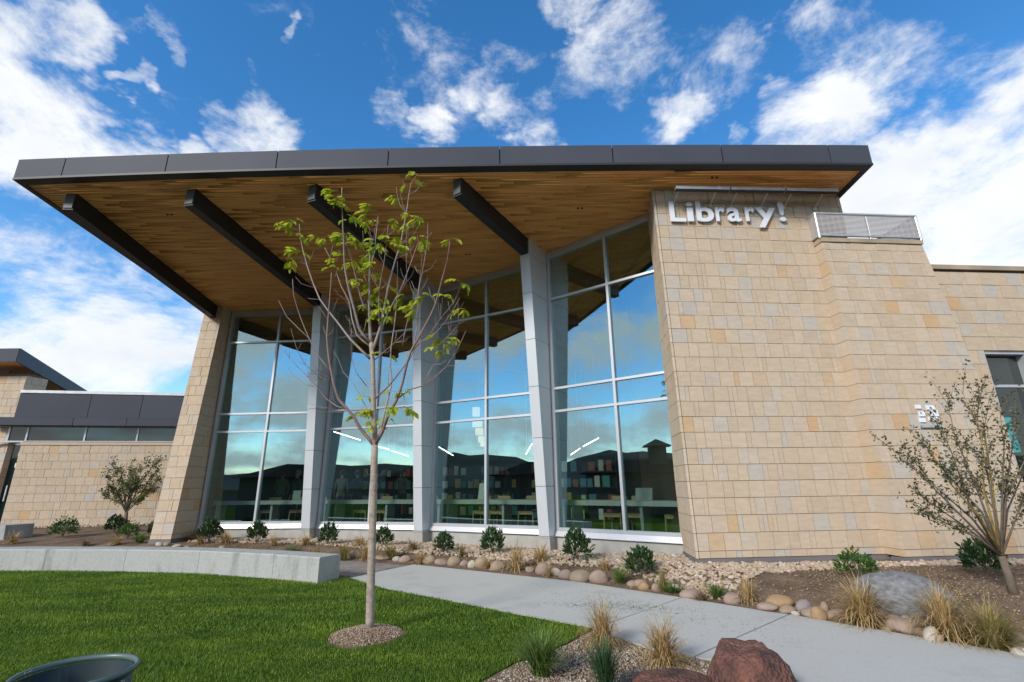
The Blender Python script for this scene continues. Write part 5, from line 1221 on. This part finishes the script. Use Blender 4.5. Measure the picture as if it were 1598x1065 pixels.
multistem('multistem_tree', 'sparse multi-stem tree with yellow lichen on its stems at the right edge', q, at_y(1563, 868, yb), tips, .045, (M_darkbark, M_darkbark), M_darkleaf, 4000, .046, 13, 3, M_lichen)
q = ground_at(194, 824); yb = q[1]
tips = [at_y(px, py, yb + dy) for px, py, dy in ((166, 738, 0), (178, 728, .4), (190, 738, -.4), (203, 727, .3), (215, 735, -.3), (228, 724, .2), (245, 722, 0), (252, 745, -.2), (240, 765, .3), (170, 760, -.3), (165, 772, .2), (252, 730, .4), (208, 748, .5), (225, 775, -.4))]
multistem('small_tree', 'small vase-shaped olive-leaved tree in front of the low stone wing', q, at_y(197, 800, yb), tips, .07, (M_darkbark, M_darkbark), M_oliveleaf, 4200, .085, 10, 9)

# ------------------------------------------------------------------ waste bin at the lower left
BX, BY, BZ, BR_ = -2.25, 2.86, .775, .255
tb = thing('waste_bin', 'open dark green round waste bin cut off at the lower left corner', 'bin', (BX, BY, .02))
def lathe(prof, n=48):
    m = MB(); vs = []; fs = []
    for r, z in prof:
        for j in range(n): a = 2 * PI * j / n; vs.append((BX + r * math.cos(a), BY + r * math.sin(a), z))
    for i in range(len(prof) - 1):
        for j in range(n): fs.append((i * n + j, i * n + (j + 1) % n, (i + 1) * n + (j + 1) % n, (i + 1) * n + j))
    return m.add(vs, fs)
part('body', lathe([(.0, .02), (BR_ * .80, .02), (BR_ * .80, .05), (BR_ * .97, BZ - .03), (BR_ * .945, BZ - .03), (BR_ * .77, .06), (0, .06)]), M_bin, tb, True)
part('rim', lathe([(BR_ * .985, BZ - .028), (BR_ * 1.03, BZ - .026), (BR_ * 1.04, BZ - .010), (BR_ * 1.015, BZ), (BR_ * .975, BZ - .004), (BR_ * .955, BZ - .018), (BR_ * .985, BZ - .028)]), simple('grey_green_plastic', (.085, .125, .12), .4), tb, True)
for a in (PI * .93, -.35):
    m = MB(); c = Vector((BX + BR_ * .99 * math.cos(a), BY + BR_ * .99 * math.sin(a), BZ - .10)); tdir = Vector((-math.sin(a), math.cos(a), 0)); od = Vector((math.cos(a), math.sin(a), 0))
    m.hexa([c + tdir * x * .07 + od * y + Z * z for z in (-.03, .03) for x, y in ((-1, .0), (1, .0), (1, .035), (-1, .035))]); part('handle', m, M_bin, tb)

# ------------------------------------------------------------------ inside the hall
def desk(fr, h, i):
    w2 = 2 * h; t = thing('window_counter', 'pale counter along the inside of the %s window bay' % ['first', 'second', 'third', 'fourth'][i], 'counter', tuple(fr.p(h, .49, -1.0)), 'counters inside the windows')
    part('worktop', fr.hexa(MB(), -.22, w2 + .20, 1.15, 1.27, -1.35, -.78), M_counter, t)
    for u in (-.12, h, w2 + .05): part('leg', fr.hexa(MB(), u, u + .07, .49, 1.149, -1.3, -.85), M_counter, t)
for i, (fr, h) in enumerate(BF): desk(fr, h, i)
# chair, built once: seat apron, four legs, back
def make_chair():
    t = thing('chair', 'x', 'chair', (0, 0, 0), 'birch chairs at the window counters')
    link('seat', MB().box((-.24, -.22, .44), (.24, .22, .475)).mesh('seat', M_chair), t)
    for x in (-.22, .22):
        for y in (-.2, .2): link('leg', MB().tube([(x * 1.05, y * 1.1, 0), (x, y, .44)], [.018, .021], 8).mesh('leg', M_chair), t)
    for x in (-.2, .2): link('back_post', MB().tube([(x, -.2, .475), (x * .98, -.27, .86)], .018, 8).mesh('back_post', M_chair), t)
    m = MB(); vs = []
    for k in range(7):
        x = -.2 + .4 * k / 6; y = -.245 - .03 * math.cos((k - 3) / 3 * 1.3)
        for dy in (0, .018):
            for z in (.70, .87): vs.append((x, y + dy, z))
    fs = []
    for k in range(6):
        a = k * 4; b = a + 4; fs += [(a, b, b + 1, a + 1), (a + 2, a + 3, b + 3, b + 2), (a + 1, b + 1, b + 3, a + 3), (a, a + 2, b + 2, b)]
    fs += [(0, 1, 3, 2), (24, 26, 27, 25)]
    link('backrest', m.add(vs, fs).mesh('backrest', M_chair), t)
    link('apron', MB().box((-.2, .195, .38), (.2, .215, .438)).mesh('apron', M_chair), t)
    return t
chair0 = make_chair(); first = True
CH = [(0, 2.25, 'left of the mullion'), (0, 2.65 - 1.2 + 1.05, 'right of the mullion'), (0, 3.15, 'beside the first silver column'), (1, .55, 'at the left end'), (1, 1.25, 'left of the tree trunk'), (1, 3.1, 'at the right end'), (2, .85, 'left end'), (2, 1.4, 'next to the mullion'), (2, 2.3, 'right of the mullion'), (3, .8, 'left end'), (3, 1.35, 'middle'), (3, 2.45, 'right pane')]
CH = [(0, 1.45, 'just left of the mullion'), (0, 2.45, 'right of the mullion under two papers'), (0, 3.05, 'nearest the first silver column'), (1, .62, 'at the left end'), (1, 1.32, 'just left of the young tree trunk'), (1, 2.95, 'nearest the second silver column'), (2, .85, 'at the left end'), (2, 1.42, 'just left of the mullion'), (2, 2.35, 'right of the mullion'), (3, .85, 'in the left pane'), (3, 1.40, 'beside the mullion'), (3, 2.42, 'in the right pane by the tower')]
for i, u, tx in CH:
    fr, h = BF[i]
    if first: t = chair0; first = False
    else:
        t = chair0.copy(); COL.objects.link(t)
        for c in chair0.children: k = c.copy(); COL.objects.link(k); k.parent = t
    p = fr.p(u, .49, -1.35); t.location = p; t.rotation_euler = (0, 0, math.atan2(fr.U.y, fr.U.x) + PI)
    t['label'] = 'birch chair behind the %s bay counter, %s' % (['first', 'second', 'third', 'fourth'][i], tx)
# laptop screens / papers standing on counters
def card(fr, u, w, h, tilt, lab, cat, mat, name):
    c = fr.p(u, 1.272, -1.05); m = MB(); a = fr.U * w / 2; b = -fr.W * .12 * tilt + Z * h; t_ = fr.W * .012
    m.hexa([c - a + t_, c + a + t_, c + a - t_, c - a - t_, c - a + b + t_, c + a + b + t_, c + a + b - t_, c - a + b - t_])
    k = fr.p(u, 1.272, -1.16); m.hexa([c - a * .3 - t_, c + a * .3 - t_, k + a * .3, k - a * .3, c - a * .3 - t_ + Z * .012, c + a * .3 - t_ + Z * .012, k + a * .3 + Z * .012, k - a * .3 + Z * .012])
    tag(part(name, m, mat), lab, cat)
M_paperw = simple('white_card', (.62, .68, .62), .7)
card(BF[0][0], 2.45, .26, .30, .3, 'left white display card on the first bay counter', 'display card', M_paperw, 'display_card'); card(BF[0][0], 2.9, .26, .30, .3, 'right white display card on the first bay counter', 'display card', M_paperw, 'display_card')
card(BF[2][0], .95, .2, .45, .8, 'tilted white leaflet stand on the third bay counter', 'display card', M_paperw, 'display_card'); card(BF[3][0], 1.75, .42, .28, .6, 'grey laptop screen on the fourth bay counter', 'laptop', simple('laptop_grey', (.35, .38, .38), .5), 'laptop')
# bookshelves with covers facing out
def bookshelf(p0, p1, label, seed):
    a, b = Vector((*p0, .49)), Vector((*p1, .49)); U = (b - a).normalized(); fr = Frame(a, U); w = (b - a).length
    t = thing('bookshelf', label, 'bookshelf', tuple(a)); m = MB(); fr.hexa(m, 0, w, 0, 2.1, -.4, -.37)
    for v in (0.05, .55, 1.05, 1.55, 2.08): fr.hexa(m, .03, w - .03, v, v + .03, -.369, 0)
    fr.hexa(m, 0, .029, 0, 2.11, -.369, 0); fr.hexa(m, w - .029, w, 0, 2.11, -.369, 0)
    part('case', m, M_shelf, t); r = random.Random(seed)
    cols = [simple('cover_%s' % n, c, .6) if 'cover_' + n not in bpy.data.materials else bpy.data.materials['cover_' + n] for n, c in (('cream', (.6, .55, .42)), ('blue', (.10, .28, .40)), ('white', (.7, .7, .66)), ('red', (.35, .08, .05)), ('yellow', (.6, .42, .10)), ('teal', (.08, .33, .32)))]
    for v in (.08, .58, 1.08, 1.58):
        u = .1
        while u < w - .3:
            bw = r.uniform(.15, .24); 
            if r.random() < .82: part('book', fr.hexa(MB(), u, u + bw, v, v + r.uniform(.24, .36), -.10, -.06), r.choice(cols), t)
            u += bw + r.uniform(.03, .14)
bookshelf((.5, 17.6), (3.3, 16.2), 'dark bookshelf with bright covers facing out behind the fourth bay', 4)
bookshelf((-3.0, 20.5), (.2, 19.6), 'long dark bookshelf deep in the hall behind the third bay', 8)
bookshelf((-6.6, 21.8), (-3.6, 21.2), 'dark bookshelf deep in the hall behind the second bay', 12)
# linear ceiling lights and stepped pendant
def strip(px0, py0, px1, py1, dep, lab):
    a, b = Vector(at_y(px0, py0, dep)), Vector(at_y(px1, py1, dep + 1.2)); t = thing('strip_light', lab, 'lamp', tuple(a), 'linear strip lights inside the hall')
    part('tube', MB().tube([a, b], .014, 8), M_strip, t)
    for f in (.1, .9):
        p = a.lerp(b, f); part('hanger', MB().tube([p + Z * .04, (p.x, p.y, soffit_z(p.y) - .01)], .006, 4), M_galv, t)
strip(521, 674, 562, 687, 18.5, 'long strip light in the left half of the second bay'); strip(590, 697, 607, 702, 19.5, 'short strip light right of the young tree trunk'); strip(612, 704, 637, 712, 20, 'strip light at the right of the second bay'); strip(685, 698, 707, 711, 19, 'strip light low in the third bay left pane'); strip(821, 709, 830, 693, 18, 'steep strip light at the right of the third bay'); strip(891, 710, 905, 700, 17.5, 'lower strip light in the fourth bay'); strip(910, 697, 934, 684, 17, 'upper strip light in the fourth bay')
pt = thing('pendant_lamp', 'stepped cluster of pale box lamps hanging in the third bay', 'lamp', tuple(at_y(745, 650, 18)))
for k, (px, py, w, h) in enumerate(((743, 643, 11, 13), (745, 661, 15, 11), (748, 674, 12, 10), (751, 686, 9, 9), (753, 694, 6, 6))):
    y_ = 17.6 + k * .35; a = at_y(px - w / 2, py + h / 2, y_); b = at_y(px + w / 2, py - h / 2, y_)
    part('lamp_shade', MB().box((a[0], y_ - .15, a[2]), (b[0], y_ + .15, b[2])), M_lampshade, pt)
    part('cord', MB().tube([((a[0] + b[0]) / 2, y_, b[2]), ((a[0] + b[0]) / 2, y_, soffit_z(y_) - .01)], .006, 4), M_galv, pt)

# ------------------------------------------------------------------ people inside (continuous skinned bodies)
def person(loc, rotz, top, hair, label, pose, legs=(.05, .055, .07), hat=None):
    J = {}; E = []; R = []
    def jt(n, p, r, par=None):
        J[n] = len(R); R.append((p, r))
        if par is not None: E.append((J[par], J[n]))
    lean = pose.get('lean', 0); 
    def L_(x, y, z): return (x, y + max(0, z - .92) * lean, z)
    jt('pelvis', L_(0, 0, .95), .135); jt('waist', L_(0, 0, 1.10), .125, 'pelvis'); jt('chest', L_(0, 0, 1.32), .145, 'waist'); jt('neck0', L_(0, 0, 1.47), .075, 'chest'); jt('neck', L_(0, .01, 1.53), .052, 'neck0'); jt('skull0', L_(0, .02, 1.60), .075, 'neck'); jt('skull', L_(0, .02, 1.69), .088, 'skull0'); jt('crown', L_(0, .01, 1.765), .055, 'skull')
    for s, n in ((-1, 'l'), (1, 'r')):
        jt(n + 'sh', L_(s * .175, 0, 1.43), .062, 'chest'); el = pose.get(n + 'el', (s * .23, -.02, 1.14)); wr = pose.get(n + 'wr', (s * .24, .06, .90))
        jt(n + 'el', L_(*el), .043, n + 'sh'); jt(n + 'wr', L_(*wr), .029, n + 'el')
        d = (Vector(wr) - Vector(el)).normalized(); side = d.cross(Vector((s, 0, 0))).normalized() if abs(d.x) < .9 else Vector((0, 1, 0)); w = Vector(wr)
        jt(n + 'palm', L_(*(w + d * .06)), .027, n + 'wr')
        for k, ln in enumerate((.055, .066, .071, .062)):
            o = side * (k - 1.5) * .019; a = w + d * .085 + o; b = a + d * ln * .55; c = b + (d + Vector((0, .3, -.2))).normalized() * ln * .5
            jt('%sf%d' % (n, k), L_(*a), .0095, n + 'palm'); jt('%sg%d' % (n, k), L_(*b), .0085, '%sf%d' % (n, k)); jt('%sh%d' % (n, k), L_(*c), .007, '%sg%d' % (n, k))
        a = w + d * .03 + side * .035; b = a + (d + side * .9).normalized() * .045; jt(n + 't0', L_(*a), .011, n + 'palm'); jt(n + 't1', L_(*b), .009, n + 't0')
        jt(n + 'hip', (s * .095, 0, .90), .098, 'pelvis'); jt(n + 'kn', (s * .10, .02, .50), .062, n + 'hip'); jt(n + 'an', (s * .10, -.01, .10), .040, n + 'kn'); jt(n + 'heel', (s * .10, -.01, .045), .042, n + 'an'); jt(n + 'toe', (s * .12, .16, .035), .036, n + 'heel')
    me = bpy.data.meshes.new('body'); me.from_pydata([p for p, r in R], E, []); me.update()
    o = bpy.data.objects.new('body', me); COL.objects.link(o)
    sk = o.modifiers.new('s', 'SKIN'); sk.use_smooth_shade = True
    for d_, (p, r) in zip(me.skin_vertices[0].data, R): d_.radius = (r, r)
    me.skin_vertices[0].data[0].use_root = True
    o.modifiers.new('d', 'SUBSURF').levels = 1
    dg = bpy.context.evaluated_depsgraph_get(); m2 = bpy.data.meshes.new_from_object(o.evaluated_get(dg)); bpy.data.objects.remove(o); m2.name = 'body'
    skin = bpy.data.materials.get('skin') or simple('skin', (.42, .25, .17), .6)
    trousers = simple('trousers', legs, .8); shirt = simple('shirt', top, .85)
    m2.materials.clear()
    for mm in (shirt, skin, trousers): m2.materials.append(mm)
    for p in m2.polygons:
        c = p.center; p.use_smooth = True
        hand = any((Vector(c) - Vector(L_(*pose.get(n + 'wr', (s * .24, .06, .90))))).length < .20 and (Vector(c) - Vector(L_(*pose.get(n + 'el', (s * .23, -.02, 1.14))))).length > .23 for s, n in ((-1, 'l'), (1, 'r')))
        p.material_index = 1 if (c.z > 1.50 and abs(c.x) < .14) or hand else (2 if c.z < .93 and abs(c.x) < .2 else 0)
    t = thing('person', label, 'person', loc, 'visitors inside the hall', rotz); link('body', m2, t)
    hv = RV.copy(); hv = hv * (1 + .04 * hash_noise(RV, 3, 6))[:, None]; hv = hv[:, :] * np.array([.098, .112, .105]) + np.array([0, .0 + .77 * lean * 1.0 - .008, 1.712])
    msk = (RV[:, 1] < .35) | (RV[:, 2] > .45); keepf = [fc for fc in RF if all(msk[i] for i in fc)]
    link('hair', fast_mesh('hair', hv, np.array(keepf), simple('hair', hair, .7), True), t)
    fm = MB()
    for x in (-.034, .034): fm.tube([(x, .098 + .75 * lean, 1.685), (x, .108 + .75 * lean, 1.685)], .011, 8)
    link('eye', fm.mesh('eye', bpy.data.materials.get('eye_dark') or simple('eye_dark', (.03, .02, .02), .3)), t)
    nm = MB().add([(-.016, .095 + .74 * lean, 1.635), (.016, .095 + .74 * lean, 1.635), (0, .135 + .74 * lean, 1.642), (0, .10 + .75 * lean, 1.69)], [(0, 1, 2), (0, 2, 3), (1, 3, 2), (0, 3, 1)]); link('nose', nm.mesh('nose', skin), t)
    mm = MB().box((-.026, .094 + .73 * lean, 1.608), (.026, .106 + .73 * lean, 1.618)); link('mouth', mm.mesh('mouth', bpy.data.materials.get('lip') or simple('lip', (.30, .10, .09), .6)), t)
    for x in (-.092, .092): link('ear', MB().tube([(x, .015 + .75 * lean, 1.64), (x * 1.06, .0 + .75 * lean, 1.70)], [.012, .02], 6).mesh('ear', skin), t)
def pplace(px, py, y): q = at_y(px, py, y); return (float(q[0]), y, .49)
person(pplace(438, 770, 19.0), 0.1, (.16, .22, .13), (.04, .03, .02), 'person in an olive green shirt seen from behind in the first bay', {'lel': (-.25, .05, 1.15), 'lwr': (-.18, .22, 1.05), 'rel': (.25, .05, 1.15), 'rwr': (.18, .22, 1.05)})
person(pplace(462, 770, 18.4), 2.6, (.04, .045, .07), (.45, .33, .12), 'fair haired person in dark clothes beside the first silver column', {})
person(pplace(532, 770, 18.8), 0.2, (.17, .17, .16), (.06, .045, .03), 'person in a grey top at the left of the second bay', {'lean': .05})
person(pplace(556, 770, 19.4), -.1, (.035, .045, .08), (.10, .07, .04), 'person in a navy top next to the grey topped one', {'rel': (.27, .04, 1.18), 'rwr': (.14, .24, 1.16)})
person(pplace(628, 770, 18.2), 2.9, (.30, .27, .24), (.25, .14, .06), 'person in a pale top at the right end of the second bay', {'lel': (-.26, .06, 1.16), 'lwr': (-.1, .26, 1.12), 'rel': (.26, .06, 1.16), 'rwr': (.1, .26, 1.12), 'lean': .12})
person(pplace(793, 770, 17.4), 1.2, (.05, .07, .14), (.05, .04, .03), 'person in a blue top behind the right pane of the third bay', {})
person(pplace(1020, 765, 14.6), 0.4, (.02, .022, .028), (.03, .02, .02), 'person in black standing near the tower in the fourth bay', {'lel': (-.27, .0, 1.15), 'lwr': (-.2, .12, .98)})

# ------------------------------------------------------------------ beyond the camera, mirrored in the glass
nb = thing('pavilion', 'low hipped roof pavilion with a small cupola, mirrored in the fourth window bay', 'building', (-14, 2, 0))
a_, b_ = Vector((-14.6, 4.9, 0)), Vector((-11.3, -1.5, 0)); ud = (b_ - a_).normalized(); vd = Vector((ud.y, -ud.x, 0))
if vd.x > 0: vd = -vd
LN = (b_ - a_).length; DP = 2.6
def nbp(u, v, z): return a_ + ud * u + vd * v + Z * z
M_stucco = simple('stucco', (.12, .105, .085), .95, spec=0.0)
m = MB(); m.hexa([nbp(0, 0, 0), nbp(LN, 0, 0), nbp(LN, DP, 0), nbp(0, DP, 0), nbp(0, 0, 2.25), nbp(LN, 0, 2.25), nbp(LN, DP, 2.25), nbp(0, DP, 2.25)]); part('wall', m, M_stucco, nb)
m = MB().add([nbp(-.4, -.4, 2.25), nbp(LN + .4, -.4, 2.25), nbp(LN + .4, DP + .4, 2.25), nbp(-.4, DP + .4, 2.25), nbp(2.0, DP / 2, 3.05), nbp(LN - 2.0, DP / 2, 3.05)], [(0, 1, 5, 4), (1, 2, 5), (2, 3, 4, 5), (3, 0, 4), (3, 2, 1, 0)]); rf = part('roof', m, simple('roof_shingle', (.04, .037, .034), .95, spec=0.0), nb)
cu_, cv_ = LN * .58, .95
m = MB(); m.hexa([nbp(cu_ + du, cv_ + dv, z) for z in (2.7, 3.75) for du, dv in ((-.5, -.5), (.5, -.5), (.5, .5), (-.5, .5))])
m.add([nbp(cu_ + du, cv_ + dv, 3.75) for du, dv in ((-.8, -.8), (.8, -.8), (.8, .8), (-.8, .8))] + [nbp(cu_, cv_, 4.2)], [(0, 1, 4), (1, 2, 4), (2, 3, 4), (3, 0, 4), (3, 2, 1, 0)]); part('cupola', m, M_stucco, rf)
for i, (x, y, h) in enumerate(((-52, 3, 4.6), (-62, -46, 5.2), (-75, -60, 6.5), (-86, -76, 7))):
    t = thing('leafy_tree', ['leafy tree nearest the pavilion behind the camera', 'round tree beside the car park edge behind the camera', 'tall leafy tree far across the car park', 'wide tree midway along the far car park', 'small leafy tree on the lawn side behind the camera', 'tallest tree at the far right of the mirrored row'][i], 'tree', (x, y, 0), 'trees mirrored in the glazing')
    link('trunk', MB().tube([(0, 0, -.1), (.1, 0, h * .3), (0, .1, h * .6)], [.2, .15, .08], 7).mesh('trunk', M_darkbark), t)
    v, f = leafy(1500, h * .36, h * .8, .5, .5, 60 + i, .3); link('crown', fast_mesh('crown', v, f, M_shrub2), t)
